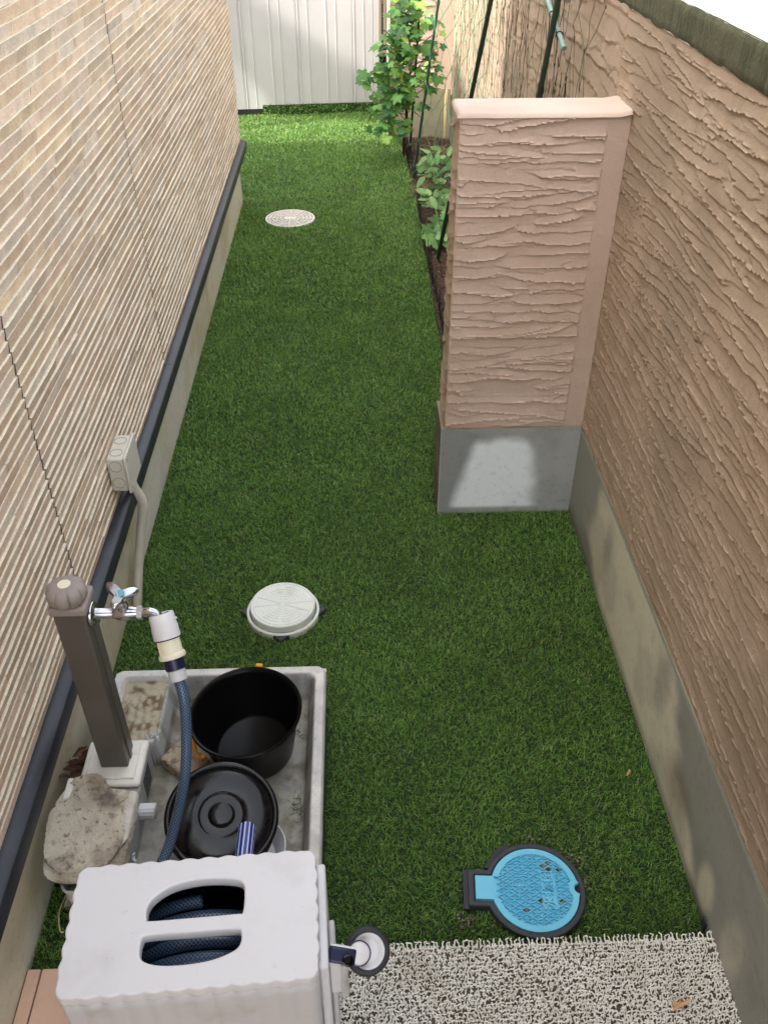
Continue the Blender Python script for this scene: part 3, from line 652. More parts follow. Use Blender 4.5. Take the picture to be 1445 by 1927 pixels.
# blue valve lid in black frame
vl = thing('valve_cover', 'sky blue round valve lid with side tab in a black frame near the doormat', 'valve cover', (.434, 1.203, 0))
VM = Matrix.Translation((.434, 1.203, 0)) @ Matrix.Rotation(math.radians(-4), 4, 'Z')
def disc_tab(r, tx, ty0, ty1, n=60):
    a0 = math.asin(ty1/r); pts = []
    for i in range(n+1):
        t = (PI-a0)-(2*PI-2*a0)*i/n; pts.append((r*math.cos(t), r*math.sin(t)))
    return pts+[(tx, -ty1), (tx, ty1)]
out = disc_tab(.131, -.174, 0, .050); hole = disc_tab(.1168, -.158, 0, .036)
plate('frame', out, [hole[::-1]], -.02, .012, .003, M_['slate'], vl, VM)
b = MB(); b.box(-.186, -.172, -.056, .050, -.04, .004, M=VM); b.prism([(-.13, .06), (-.09, .118), (-.06, .132), (-.06, .05)], -.04, .003, VM); b.build('frame_foot', M_['rubber'], vl)
b = MB(); b.prism(disc_tab(.12, -.16, 0, .04), -.03, .0, VM); b.build('frame_floor', M_['black_gap'], vl)
# lid with a notch at its right
def notch(pts, c, r):
    o_ = []
    for p in pts:
        d = Vector((p[0]-c[0], p[1]-c[1]))
        if d.length < r: d = d.normalized() if d.length > 1e-6 else Vector((-1, 0)); p = (c[0]+d.x*r, c[1]+d.y*r)
        o_.append(p)
    return o_
lidp = []
NC = (.118, .006)
for i in range(97):
    t = (PI-math.asin(.033/.115))-(2*PI-2*math.asin(.033/.115))*i/96; p = Vector((.115*math.cos(t), .115*math.sin(t)))
    if (p-Vector(NC)).length < .017: continue
    lidp.append((p.x, p.y))
    nt_ = (PI-math.asin(.033/.115))-(2*PI-2*math.asin(.033/.115))*(i+1)/96; q_ = Vector((.115*math.cos(nt_), .115*math.sin(nt_)))
    if (q_-Vector(NC)).length < .017:
        for k in range(7): a_ = math.radians(95+170*k/6); lidp.append((NC[0]+.015*math.cos(a_), NC[1]+.015*math.sin(a_)))
lidp += [(-.155, -.033), (-.155, .033)]
plate('lid', lidp, [], .0, .006, .0015, M_['blue'], vl, VM)
# raised rim, diamond ribs, pyramids
def ringpts(r, n=80): return [(r*math.cos(2*PI*i/n), r*math.sin(2*PI*i/n)) for i in range(n)]
b = MB()
rim_o = [p for p in lidp[:-2]]; inner = []
for p in rim_o:
    v = Vector(p); d = (v-Vector(NC))
    s_ = v.normalized()*.098
    if (s_-Vector(NC)).length < .030: dd = (s_-Vector(NC)).normalized(); s_ = Vector(NC)+dd*.030
    inner.append((s_.x, s_.y))
nn = len(rim_o)
zr = .0125; Vv = [VM @ Vector((x_*.992, y_*.992, zr)) for x_, y_ in rim_o]+[VM @ Vector((x_, y_, zr)) for x_, y_ in inner]+[VM @ Vector((x_, y_, .0055)) for x_, y_ in inner]+[VM @ Vector((x_*.996, y_*.996, .003)) for x_, y_ in rim_o]
fs = [(i, i+1, nn+i+1, nn+i) for i in range(nn-1)]+[(nn+i, nn+i+1, 2*nn+i+1, 2*nn+i) for i in range(nn-1)]+[(3*nn+i, 3*nn+i+1, i+1, i) for i in range(nn-1)]
b.add(Vv, fs); b.prism([(-.154, -.032), (-.105, -.032), (-.105, .032), (-.154, .032)], .0055, zr, VM); b.build('rim', M_['blue'], vl)
b = MB(); step = .0148; angs = (math.radians(33), math.radians(-33))
PL = (.018, .056, -.052, .050)      # plaque x0,x1,y0,y1
def inplaque(p): return PL[0] < p.x < PL[1] and PL[2] < p.y < PL[3]
def inbadge(p): return (p-Vector((-.040, .008))).length < .0205
def innotch(p): return (p-Vector(NC)).length < .030
for ang in angs:
    d = Vector((math.cos(ang), math.sin(ang))); nrm = Vector((-d.y, d.x))
    for k in range(-9, 10):
        o_ = nrm*(k*step+.003); run = None; N_ = 120
        for i in range(N_+1):
            s_ = -.1+.2*i/N_; p = o_+d*s_; ok = p.length < .099 and not inplaque(p) and not inbadge(p) and not innotch(p)
            if ok and run is None: run = s_
            if (not ok or i == N_) and run is not None:
                if s_-run > .004:
                    p0 = o_+d*run; p1 = o_+d*s_; w_ = nrm*.0009; b.prism([(p0-w_)[:], (p1-w_)[:], (p1+w_)[:], (p0+w_)[:]], .0055, .0125, VM)
                run = None
b.build('diamond_ribs', M_['blue'], vl)
b = MB(); bd_ = MB(); d1 = Vector((math.cos(angs[0]), math.sin(angs[0]))); d2 = Vector((math.cos(angs[1]), math.sin(angs[1]))); rr_ = random.Random(8)
# cell centres of the rib lattice
n1 = Vector((-d1.y, d1.x)); n2 = Vector((-d2.y, d2.x)); M2 = Matrix(((n1.x, n1.y), (n2.x, n2.y))).inverted()
dirtc = [Vector((.02, .066)), Vector((.045, .07)), Vector((.06, .058)), Vector((.034, .056)), Vector((.075, .045)), Vector((.07, -.035)), Vector((.058, -.044)), Vector((-.03, -.066)), Vector((.012, -.03))]
for i in range(-9, 10):
    for j in range(-9, 10):
        c_ = M2 @ Vector(((i+.5)*step+.003, (j+.5)*step+.003))
        if c_.length > .092 or inplaque(c_) or inbadge(c_) or innotch(c_): continue
        hx = Vector((step/2/math.sin(angs[0])*.86, 0)); hy = Vector((0, step/2/math.cos(angs[0])*.86))
        cn = [c_-hx, c_-hy, c_+hx, c_+hy]
        base_ = [VM @ Vector((p.x, p.y, .0062)) for p in cn]; ap = VM @ Vector((c_.x, c_.y, .0105))
        b.add(base_+[ap], [(0, 1, 4), (1, 2, 4), (2, 3, 4), (3, 0, 4)])
        if any((c_-q).length < .0085 for q in dirtc):
            bd_ = MB(); bd_.add([VM @ Vector((p.x, p.y, .0075)) for p in cn]+[VM @ Vector((c_.x, c_.y, .0112))], [(0, 1, 4), (1, 2, 4), (2, 3, 4), (3, 0, 4)]); bd_.build('dirt', M_['dirt'], vl)
b.build('diamond_cells', M_['blue'], vl)
b = MB()
x0, x1, y0, y1 = PL
for q in ((x0, x1, y0, y0+.002), (x0, x1, y1-.002, y1), (x0, x0+.002, y0+.0021, y1-.0021), (x1-.002, x1, y0+.0021, y1-.0021)): b.box(q[0], q[1], q[2], q[3], .0055, .0128, M=VM)
b.lathe([(.0175, .0055), (.0175, .0125), (.0195, .0125), (.0195, .0055)], 40, VM @ Matrix.Translation((-.040, .008, 0)))
BT = VM @ Matrix.Translation((-.040, .008, 0))
b.box(-.017, .017, -.0007, .0007, .0055, .0122, M=BT)
for k, a_ in enumerate((-40, 0, 40)): b.box(-.0008, .0008, -.015, -.001, .0055, .012, M=BT @ Matrix.Rotation(math.radians(a_), 4, 'Z'))
b.lathe([(.009, .0055), (.009, .012), (.0104, .012), (.0104, .0055)], 24, BT @ Matrix.Translation((0, .004, 0)))
b.build('emblem_and_frame', M_['blue'], vl)
for k, ch in enumerate('水抜栓'):
    text_mesh(ch, .031, VM @ Matrix.Translation(((x0+x1)/2, -.034+k*.034, .0085)) @ Matrix.Rotation(PI/2, 4, 'Z'), 'lettering', M_['blue'], vl, .0035, .0004)
b = MB(); r_ = random.Random(41)
for cx_, cy_, nn_, sg in ((.245, 1.125, 26, .012), (.47, 1.352, 22, .016), (.55, 1.29, 30, .014), (.575, 1.22, 20, .012), (-.38, 2.16, 14, .02)):
    for k in range(nn_):
        p = Vector((cx_+r_.gauss(0, sg), cy_+r_.gauss(0, sg), r_.uniform(.002, .012))); s_ = r_.uniform(.0015, .0045)
        b.add([p+Vector((s_, 0, 0)), p+Vector((0, s_, 0)), p+Vector((-s_, 0, 0)), p+Vector((0, -s_, 0)), p+Vector((0, 0, s_)), p-Vector((0, 0, s_))], [(0, 1, 4), (1, 2, 4), (2, 3, 4), (3, 0, 4), (1, 0, 5), (2, 1, 5), (3, 2, 5), (0, 3, 5)])
tag(b.build('soil_crumbs', M_['dirt']), 'small crumbs of brown soil on the turf round the blue valve lid', 'soil crumbs', kind='stuff')
# corner peg
b = MB(); b.box(.843, .862, 1.088, 1.108, -.03, .028); tag(b.build('corner_peg', M_['slate'], bevel=.002), 'small black square peg in the turf corner by the concrete base', 'peg')

# ------------------------------------------------------------------ terrace tiles and mat
ter = thing('tiled_step', 'peach tiled step at the house door, under the hose reel and doormat', 'step', (0, .0, -.05))
b = MB(); b.box(-.83, .847, -1.5, 1.035, -.05, .012); b.build('bed', M_['grout'], ter)
xs_ = [-.828]+[-.793+.30*i for i in range(0, 6)]+[.846]
for i in range(len(xs_)-1):
    if xs_[i+1]-xs_[i] < .02: continue
    for j, (ya, yb) in enumerate(((.735, 1.037), (.43, .731), (.125, .426))):
        b = MB(); b.box(xs_[i]+.002, min(xs_[i+1], .846)-.002, ya, yb, -.03, .018); b.build('tile', M_['tile'], ter, bevel=.002)
dm = thing('doormat', 'cream and dark coil loop vinyl doormat over the step beside the hose reel', 'doormat', (.38, .8, .018))
b = MB(); b.box(-.10, .868, .40, 1.055, .019, .026); b.build('backing', M_['mat_base'], dm)
def mat_loops():
    r = np.random.default_rng(5); P = []; pit = .0094
    for i in range(int(.97/pit)):
        for j in range(int(.66/pit)):
            x_ = -.098+(i+.5*(j%2))*pit+r.normal(0, .0013); y_ = .40+j*pit+r.normal(0, .0013)
            if y_ < .62: continue
            for dr in (0, 1):
                if r.random() < .10: continue
                a_ = (PI/2 if dr else 0)+r.normal(0, .22); l = r.uniform(.007, .0115); h = r.uniform(.004, .010); zb = .026
                dx, dy = math.cos(a_)*l/2, math.sin(a_)*l/2; bx, by = -math.sin(a_)*r.normal(0, .0016), math.cos(a_)*r.normal(0, .0016)
                P.append([(x_-dx, y_-dy, zb), (x_-dx*.6+bx, y_-dy*.6+by, zb+h*.85), (x_+dx*.6+bx, y_+dy*.6+by, zb+h), (x_+dx, y_+dy, zb+h*.2)])
    # fringe ends
    for k in range(91):
        x_ = -.098+k*.0106+r.normal(0, .001); l = r.uniform(.0, .008); P.append([(x_, 1.045, .03), (x_+r.normal(0, .001), 1.058, .033), (x_+r.normal(0, .003), 1.058+l*.6, .036), (x_+r.normal(0, .004), 1.06+l, .033)])
    for k in range(44):
        y_ = .65+k*.0092; l = r.uniform(.006, .013); P.append([(.860, y_, .03), (.868, y_, .033), (.868+l*.6, y_+r.normal(0, .002), .033), (.868+l, y_-.004, .028)])
    P = np.array(P); n = len(P); rad = .00185; t = np.gradient(P, axis=1); t /= np.linalg.norm(t, axis=2)[..., None]
    up = np.array([0, 0, 1.]); s = np.cross(t, up); s /= np.linalg.norm(s, axis=2)[..., None]+1e-9; u2 = np.cross(s, t)
    ring = np.stack([P+s*rad, P+u2*rad, P-s*rad, P-u2*rad], 2)    # n,4,4,3
    V_ = ring.reshape(-1, 3); idx = np.arange(n)[:, None, None]*16; seg = np.arange(3)[None, :, None]*4; k = np.arange(4)[None, None, :]
    a0 = idx+seg+k; a1 = idx+seg+(k+1) % 4; q = np.stack([a0, a1, a1+4, a0+4], -1).reshape(-1, 4)
    return npmesh('loops', V_, q, M_['mat_loop'], dm, smooth=True)
mat_loops()

def dead_leaf(name, c, size, rot, m, label, seed, tilt=.2):
    r = random.Random(seed); N_ = 14; V_ = [(0, 0, .006)]; 
    for i in range(N_):
        t = 2*PI*i/N_; rr = size*(.5+.22*math.cos(2*t)+.16*math.sin(5*t+seed)+r.uniform(-.06, .06)); V_.append((rr*math.cos(t), rr*math.sin(t)*.8, r.uniform(0, .012)+.004*math.cos(3*t)))
    Mx = Matrix.Translation(c) @ Matrix.Rotation(rot, 4, 'Z') @ Matrix.Rotation(tilt, 4, 'X'); V_ = [Mx @ Vector(v) for v in V_]
    b_ = MB(); b_.add(V_, [(0, i+1, (i+1) % N_+1) for i in range(N_)]); o = b_.build(name, m)
    md = o.modifiers.new('solid', 'SOLIDIFY'); md.thickness = .0006; return tag(o, label, 'leaf')
dead_leaf('dry_leaf', (.715, .895, .039), .030, .3, M_['deadleaf'], 'dry tan curled leaf lying on the doormat', 2)
dead_leaf('dry_leaf', (.765, 1.545, .014), .013, 1.0, M_['deadleaf'], 'tiny orange brown leaf on the turf near the right concrete base', 5)

# ------------------------------------------------------------------ junction box and conduit
jb = thing('junction_box', 'ivory electrical junction box fixed to the strip siding above the trim', 'junction box', (-.8, 2.42, .487))
b = MB(); b.box(-.806, -.752, 2.345, 2.490, .487, .615); b.build('housing', M_['box'], jb, bevel=.007, bseg=3)
b = MB(); b.box(-.7515, -.742, 2.340, 2.495, .482, .620); b.build('cover', M_['box'], jb, bevel=.003)
b = MB()
kmat = mat('knockout_line', lin(150, 146, 134), .6)
for Mx in [frame((-.779, yk, .6152), (0, 0, 1)) for yk in (2.382, 2.452)]+[frame((-.779, 2.3448, zk), (0, -1, 0)) for zk in (.585, .522)]:
    b = MB(); b.lathe([(.0205, 0), (.0205, .0009), (.0185, .0009), (.0185, 0)], 32, Mx); b.build('knockout', kmat, jb)
for zk in (.50, .605): b = MB(); b.lathe([(.005, 0), (.005, .002), (0, .003)], 12, frame((-.742, 2.355, zk), (1, 0, 0))); b.build('screw', M_['dull_metal'], jb)
cp = spline([(-.782, 2.452, .50), (-.775, 2.468, .42), (-.758, 2.474, .34), (-.775, 2.45, .24), (-.79, 2.40, .14), (-.795, 2.33, .06), (-.80, 2.29, .0), (-.80, 2.27, -.05)], 30)
cd = MB(); L_ = 0; pr_ = []
tot = [0]
for i in range(1, len(cp)): tot.append(tot[-1]+(cp[i]-cp[i-1]).length)
npt = int(tot[-1]/.0012); P_ = []
for k in range(npt):
    s_ = k*.0012; i = max(0, min(len(tot)-2, int(np.searchsorted(tot, s_)-1))); f_ = (s_-tot[i])/max(1e-6, tot[i+1]-tot[i]); P_.append(cp[i].lerp(cp[i+1], f_))
cd.tube(P_, [.0155+(.0016 if (k % 4) < 2 else -.0008) for k in range(npt)], 16); o = cd.build('corrugated_conduit', M_['conduit'], smooth=True, angle=80)
tag(o, 'grey beige corrugated conduit curving from the junction box down to the turf', 'conduit')

# ------------------------------------------------------------------ garden sink pan
pan = thing('garden_sink', 'low grey resin sink pan with a pimpled soap shelf set in the turf', 'sink', (-.42, 1.47, 0))
X0, X1, Y0, Y1 = PAN; RZ = .20; nx, ny = 190, 214; x = np.linspace(X0, X1, nx); y = np.linspace(Y0, Y1, ny); XX, YY = np.meshgrid(x, y, indexing='ij')
def rbox(x_, y_, a0, a1, b0, b1, r):   # signed distance inside positive
    cx_, cy_ = (a0+a1)/2, (b0+b1)/2; hx, hy = (a1-a0)/2-r, (b1-b0)/2-r; qx = np.abs(x_-cx_)-hx; qy = np.abs(y_-cy_)-hy
    return r-(np.sqrt(np.maximum(qx, 0)**2+np.maximum(qy, 0)**2)+np.minimum(np.maximum(qx, qy), 0))
d_out = rbox(XX, YY, X0, X1, Y0, Y1, .03)
cav = rbox(XX, YY, -.590-.05*sst(1.565, 1.545, YY), X1-.028, Y0+.028, Y1-.028, .03)      # deep basin
shelf = rbox(XX, YY, X0+.028, -.575, 1.57, Y1-.028, .02)
Z = np.full(XX.shape, RZ); Z = Z-.020*sst(0, .008, shelf); Z = np.minimum(Z, RZ-.096*sst(0, .030, cav))
Z = Z-.018*sst(.006, 0, d_out)*1.0
Z = Z-.07*sst(-.600, -.612, XX)*sst(1.25, 1.225, YY); bump_mask = np.zeros_like(Z)
for i in range(6):
    for j in range(6):
        bx_ = -.700+i*.0235; by_ = 1.735-j*.030-(i % 2)*.015
        if bx_ > -.592 or by_ < 1.585: continue
        dd = rbox(XX, YY, bx_-.007, bx_+.007, by_-.012, by_+.012, .007); Z += .005*sst(-.0005, .003, dd)*(shelf > .004); bump_mask = np.maximum(bump_mask, sst(0, .003, dd))
for j in range(4):
    dd = rbox(XX, YY, -.588, -.579, 1.60+j*.045, 1.637+j*.045, .004); Z += .006*sst(0, .002, dd)*(shelf > 0)
inside = sst(.005, .03, cav); floor_ = (Z < .125)
n1_ = fbm(XX*14, YY*14, 91); n2_ = fbm(XX*30, YY*30, 92)
col = mixc(lin(222, 219, 212), lin(204, 202, 196), sst(.35, .6, n1_))
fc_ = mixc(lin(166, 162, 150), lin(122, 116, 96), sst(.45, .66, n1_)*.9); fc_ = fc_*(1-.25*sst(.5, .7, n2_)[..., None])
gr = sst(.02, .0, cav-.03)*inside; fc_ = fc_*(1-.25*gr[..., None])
wallc = mixc(lin(176, 176, 172), lin(150, 148, 140), sst(.4, .65, n2_))
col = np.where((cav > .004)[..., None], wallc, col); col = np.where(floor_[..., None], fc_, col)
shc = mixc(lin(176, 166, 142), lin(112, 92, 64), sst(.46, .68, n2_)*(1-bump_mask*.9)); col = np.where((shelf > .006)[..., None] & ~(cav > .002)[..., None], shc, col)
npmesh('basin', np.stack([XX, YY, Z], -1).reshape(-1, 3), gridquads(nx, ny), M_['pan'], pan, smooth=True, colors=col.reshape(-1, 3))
# outer skirt
ring = [];
for (cx_, cy_, a0) in ((X1-.03, Y1-.03, 0), (X0+.03, Y1-.03, 90), (X0+.03, Y0+.03, 180), (X1-.03, Y0+.03, 270)):
    for k in range(7): a_ = math.radians(a0+15*k); ring.append((cx_+.031*math.cos(a_), cy_+.031*math.sin(a_)))
b = MB(); nn = len(ring); lv = [(.186, 1), (.17, 1.0), (.168, .985), (-.04, .965)]
mc = Vector(((X0+X1)/2, (Y0+Y1)/2))
Vv = []
for z_, s_ in lv:
    for p in ring: q = mc+(Vector(p)-mc)*s_; Vv.append((q.x, q.y, z_))
b.add(Vv, [(l*nn+i, l*nn+(i+1) % nn, (l+1)*nn+(i+1) % nn, (l+1)*nn+i) for l in range(3) for i in range(nn)])
b.build('skirt', M_['gplastic'], pan, smooth=True)
# pedestal moulded into the sink
b = MB(); b.box(-.752, -.592, 1.205, 1.545, .02, .212); b.build('pedestal_block', mat('moulded_pedestal', lin(170, 170, 168), .6, layers=((20, lin(150, 150, 146), .45, .7, 4), (60, 'mul:0.85', .55, .75, 4)), bump=((120, .001, 4),)), pan, bevel=.008, bseg=3)
b = MB(); b.box(-.750, -.590, 1.402, 1.546, .2125, .232); b.build('pedestal_plate', M_['lid_white'], pan, bevel=.009, bseg=3)
b = MB(); b.box(-.735, -.606, 1.418, 1.534, .2315, .239); b.build('pedestal_step', M_['lid_white'], pan, bevel=.003)
b = MB(); b.box(-.5918, -.5912, 1.435, 1.50, .12, .195); b.build('sticker', M_['label_dark'], pan)
b = MB(); Mx = frame((-.592, 1.365, .165), (1, 0, 0)); b.lathe([(0, .042), (.018, .042), (.0205, .040), (.0205, 0)], 28, Mx, rfun=lambda t, z_: 1+.03*math.cos(14*t)); b.build('overflow_knob', M_['wplastic'], pan, smooth=True)

# ------------------------------------------------------------------ tap post
tp = thing('tap_post', 'tall square bronze tap post with knob top and chrome faucet beside the house', 'tap', (-.66, 1.487, .239))
b = MB(); b.box(-.698, -.626, 1.450, 1.522, .2385, .80); b.build('column', M_['bronze'], tp, bevel=.005, bseg=3)
b = MB(); b.box(-.6265, -.6235, 1.478, 1.494, .2385, .78); b.build('side_seam', M_['bronze'], tp)
b = MB(); b.box(-.704, -.619, 1.444, 1.528, .797, .822); b.build('cap', M_['taupe'], tp, bevel=.007, bseg=3)
b = MB(); Mx = Matrix.Translation((-.664, 1.480, .820))
def lob(t, z_): return 1.06+.13*(abs(math.cos(4*t))**.3-1)*(1.25 if .001 < z_ < .042 else .3)
b.lathe([(.024, 0), (.037, .003), (.0425, .012), (.0435, .028), (.0395, .038), (.030, .044), (.018, .0455), (.0, .046)], 96, Mx, rfun=lob); b.build('knob', M_['taupe'], tp, smooth=True, angle=60)
b = MB(); b.lathe([(.0145, .040), (.0145, .0475), (.0, .048)], 32, Mx); b.build('knob_button', M_['cream'], tp, smooth=True)
fa = thing('faucet_dummy', '', '', (0, 0, 0)); bpy.data.objects.remove(fa)
FY = 1.486; FZ = .768
b = MB(); b.lathe([(0, 0), (.029, 0), (.030, .003), (.028, .007), (.016, .009), (.013, .012), (.012, .06)], 40, frame((-.625, FY, FZ), (1, 0, 0)))
b.tube([(-.575, FY, FZ), (-.56, FY, FZ), (-.545, FY, FZ), (-.53, FY, FZ), (-.518, FY, FZ)], [.012, .017, .018, .015, .012], 24)
b.tube([(-.549, FY, FZ+.008), (-.549, FY, FZ+.028), (-.549, FY, FZ+.036), (-.549, FY, FZ+.045)], [.013, .012, .009, .007], 20)
fb_ = b.build('faucet', M_['chrome'], tp, smooth=True, angle=50)
b = MB(); b.lathe([(.0125, 0), (.0165, .001), (.0165, .013), (.0125, .014)], 6, frame((-.520, FY, FZ), (1, 0, 0))); b.build('nut', M_['dull_metal'], fb_)
sp = spline([(-.508, FY, FZ), (-.492, FY, FZ+.002), (-.476, FY-.003, FZ-.004), (-.466, FY-.008, FZ-.018), (-.460, FY-.018, FZ-.036)], 8)
b = MB(); b.tube(sp, .0105, 20); b.build('spout', M_['chrome'], fb_, smooth=True)
# three-lobed handle
HM = frame((-.549, FY, FZ+.050), (.12, -.22, 1), (1, 0.35, 0)); b = MB(); hp = []
for i in range(72):
    t = 2*PI*i/72; rr = .0155+.0265*max(0, math.cos(1.5*(t if t < PI else t-2*PI)))**0 * (0.5+0.5*math.cos(3*t))**1.6; hp.append((rr*math.cos(t), rr*math.sin(t)))
Vv = [];
for (s_, z_) in ((.7, -.004), (1, .0), (1, .006), (.82, .011)):
    for p in hp: rr = math.hypot(*p); Vv.append(HM @ Vector((p[0]*s_, p[1]*s_, z_+.010*(rr/.042)**2)))
fs = [(l*72+i, l*72+(i+1) % 72, (l+1)*72+(i+1) % 72, (l+1)*72+i) for l in range(3) for i in range(72)]+[tuple(range(71, -1, -1)), tuple(3*72+i for i in range(72))]
b.add(Vv, fs); b.build('handle', M_['chrome'], fb_, smooth=True, angle=50)
b = MB(); b.lathe([(.010, .008), (.010, .0165), (0, .017)], 24, HM); b.build('handle_button', M_['teal'], fb_, smooth=True)
# hose connector
c0 = Vector((-.463, 1.478, .752)); c1 = Vector((-.430, 1.398, .635)); ax = (c1-c0).normalized(); CM = frame(c0, ax, (1, 0, 0)) @ Matrix.Diagonal((1.17, 1.17, 1, 1)); LC = (c1-c0).length
hc = thing('hose_connector', 'white, cream and navy hose connector clamped on the faucet spout', 'hose connector', c0)
b = MB(); b.lathe([(.015, .000), (.0165, -.014), (.0235, -.0145), (.0250, -.010), (.0252, .010), (.0262, .015), (.0266, .030), (.0266, .044), (.024, .045), (0, .045)], 48, CM); b.build('clamp_ring', M_['wplastic'], hc, smooth=True)
b = MB(); b.lathe([(.0238, .045), (.0238, .0475)], 48, CM); b.build('seal_ring', M_['navy'], hc)
b = MB(); b.lathe([(.0228, .0475), (.0232, .079), (.0262, .082), (.0272, .088), (.0262, .0925), (0, .0925)], 48, CM)
b.build('release_sleeve', M_['cream'], hc, smooth=True)
b = MB()
for k in range(6): b.box(.0226, .0244, -.0012, .0012, .049, .080, M=CM @ Matrix.Rotation(k*PI/3+.35, 4, 'Z'))
b.build('sleeve_rib', M_['cream'], hc)
b = MB(); b.lathe([(.0205, .0925), (.0200, .119), (.018, .1205)], 48, CM); b.build('collar', M_['navy'], hc, smooth=True)
b = MB(); b.lathe([(.0175, .1205), (.0172, .146), (.0155, .147), (0, .147)], 48, CM); b.build('end_cap', M_['gplastic'], hc, smooth=True)
for k, a_ in enumerate((-2.35, -.35)):
    b = MB(); b.lathe([(.0035, 0), (.0035, .004), (0, .0048)], 14, CM @ Matrix.Rotation(a_, 4, 'Z') @ frame((.0235, 0, .005), (1, 0, 0))); b.build('screw', M_['dull_metal'], hc, smooth=True)
# small lettering on the sleeve
ta = -1.02
TM = CM @ Matrix.Rotation(ta, 4, 'Z') @ frame((.0242, 0, .068), (1, 0, 0), (0, 1, 0))
text_mesh('はずす', .0085, TM @ Matrix.Rotation(PI, 4, 'Z') @ Matrix.Rotation(0, 4, 'Z'), 'lettering', M_['slate'], hc, .0002)
b = MB(); b.add([TM @ Vector(p) for p in ((-.0022, .007, .0003), (.0022, .007, .0003), (0, .0105, .0003), (-.0007, .0035, .0003), (.0007, .0035, .0003), (.0007, .007, .0003), (-.0007, .007, .0003))], [(0, 1, 2), (3, 4, 5, 6)]); b.build('arrow_mark', M_['slate'], hc)

ce = CM @ Vector((0, 0, .144))
hs = hose_obj('garden_hose', spline([ce, ce+ax*.05, (-.4215, 1.335, .50), (-.4315, 1.285, .41), (-.452, 1.235, .335), (-.475, 1.17, .285), (-.505, 1.10, .27), (-.50, 1.02, .33), (-.46, .96, .38)], 10), .0128)
tag(hs, 'dark blue braided garden hose hanging from the faucet connector to the reel', 'hose')

# ------------------------------------------------------------------ things in the sink
nb = Vector((-.061, -.03, 1)); BM = frame((-.3275, 1.592, .282), nb)
bk = thing('black_bucket', 'open round black bucket with orange bail standing at the back of the sink', 'bucket', (-.31, 1.56, .08))
b = MB(); b.lathe([(0, -.170), (.108, -.170), (.113, -.166), (.144, -.02), (.150, -.004), (.1555, -.004), (.1565, .002), (.153, .006), (.147, .004), (.141, -.008), (.108, -.156), (.101, -.162), (0, -.163)], 96, BM)
b.build('body', M_['bucket'], bk, smooth=True, angle=50)
b = MB(); pts = []
for k in range(25):
    a_ = math.radians(172+k*2.3); pts.append(BM @ Vector((.158*math.cos(a_), .158*math.sin(a_), -.030-.05*math.sin(PI*k/24)**.7)))
b.tube(pts, [.0065]*25, 10)
b.build('bail', M_['orange'], bk, smooth=True)
b = MB(); b.box(-.010, .010, .153, .164, -.01, .010, M=BM @ Matrix.Rotation(math.radians(-10), 4, 'Z')); b.build('bail_lug', M_['orange'], bk, bevel=.002)
nl = Vector((.1246, -.2444, 1)); LM = frame((-.3616, 1.29, .25), nl)
ld = thing('black_pot_lid', 'round black plastic lid with ringed centre tilted on a tub in the sink', 'lid', (-.36, 1.29, .2))
b = MB(); b.lathe([(.136, -.014), (.141, -.012), (.1415, -.003), (.139, .002), (.132, .004), (.127, .001), (.124, -.004), (.121, -.003), (.118, .000), (.108, .005), (.092, .008), (.074, .0090), (.060, .0080), (.0565, .0070), (.055, .0052), (.050, .0045), (.034, .0045), (.0305, .005), (.029, .0105), (.026, .0120), (.012, .0125), (0, .0125)], 96, LM)
b.build('disc', M_['black'], ld, smooth=True, angle=70)
b = MB(); b.lathe([(.136, -.016), (.118, -.006), (0, -.003)], 48, LM); b.build('underside', M_['black'], ld)
tbm = Matrix.Translation((-.345, 1.27, 0))
tub = MB(); tub.lathe([(0, .106), (.085, .106), (.105, .20), (.112, .203), (.110, .207), (.100, .204), (.082, .112), (0, .112)], 64, tbm)
tag(tub.build('black_tub', M_['black'], smooth=True), 'small black tub hidden under the tilted black lid', 'tub')
wbw = MB(); wbw.lathe([(0, .078), (.06, .078), (.086, .118), (.089, .121), (.086, .123), (.058, .084), (0, .084)], 64, Matrix.Translation((-.296, 1.262, .03)))
tag(wbw.build('white_bowl', M_['wplastic'], smooth=True), 'white bowl whose rim shows right of the black lid', 'bowl')
b = MB(); b.box(-.335, -.268, 1.40, 1.456, .106, .170, M=None); tag(b.build('plastic_tub', M_['translucent'], bevel=.012, bseg=3), 'milky grey plastic container between the bucket and the lid', 'container')
# striped brush handle
b = MB(); BH = frame((-.285, 1.212, .320), (.01, -1, .12), (1, 0, 0))
NS = 36; vv = []; ff = []; mm = []
prof = [(.0, .0), (.0185, 0), (.0205, .002), (.0205, .15), (.0200, .1505)]
for (r_0, z_) in prof:
    for k in range(NS): t = 2*PI*k/NS; vv.append(BH @ Vector((r_0*math.cos(t), r_0*math.sin(t), z_)))
for i in range(len(prof)-1):
    for k in range(NS): ff.append((i*NS+k, i*NS+(k+1) % NS, (i+1)*NS+(k+1) % NS, (i+1)*NS+k)); mm.append(0 if k % 3 else 1)
BH2 = BH
b.v = [tuple(p) for p in vv]; b.f = ff; b.m = mm
o = b.build('brush_handle', [mat('royal_blue', lin(22, 42, 132), .35), mat('white_stripe', lin(190, 200, 225), .4)], smooth=False)
tag(o, 'blue and white striped handle end lying across the black lid', 'handle')
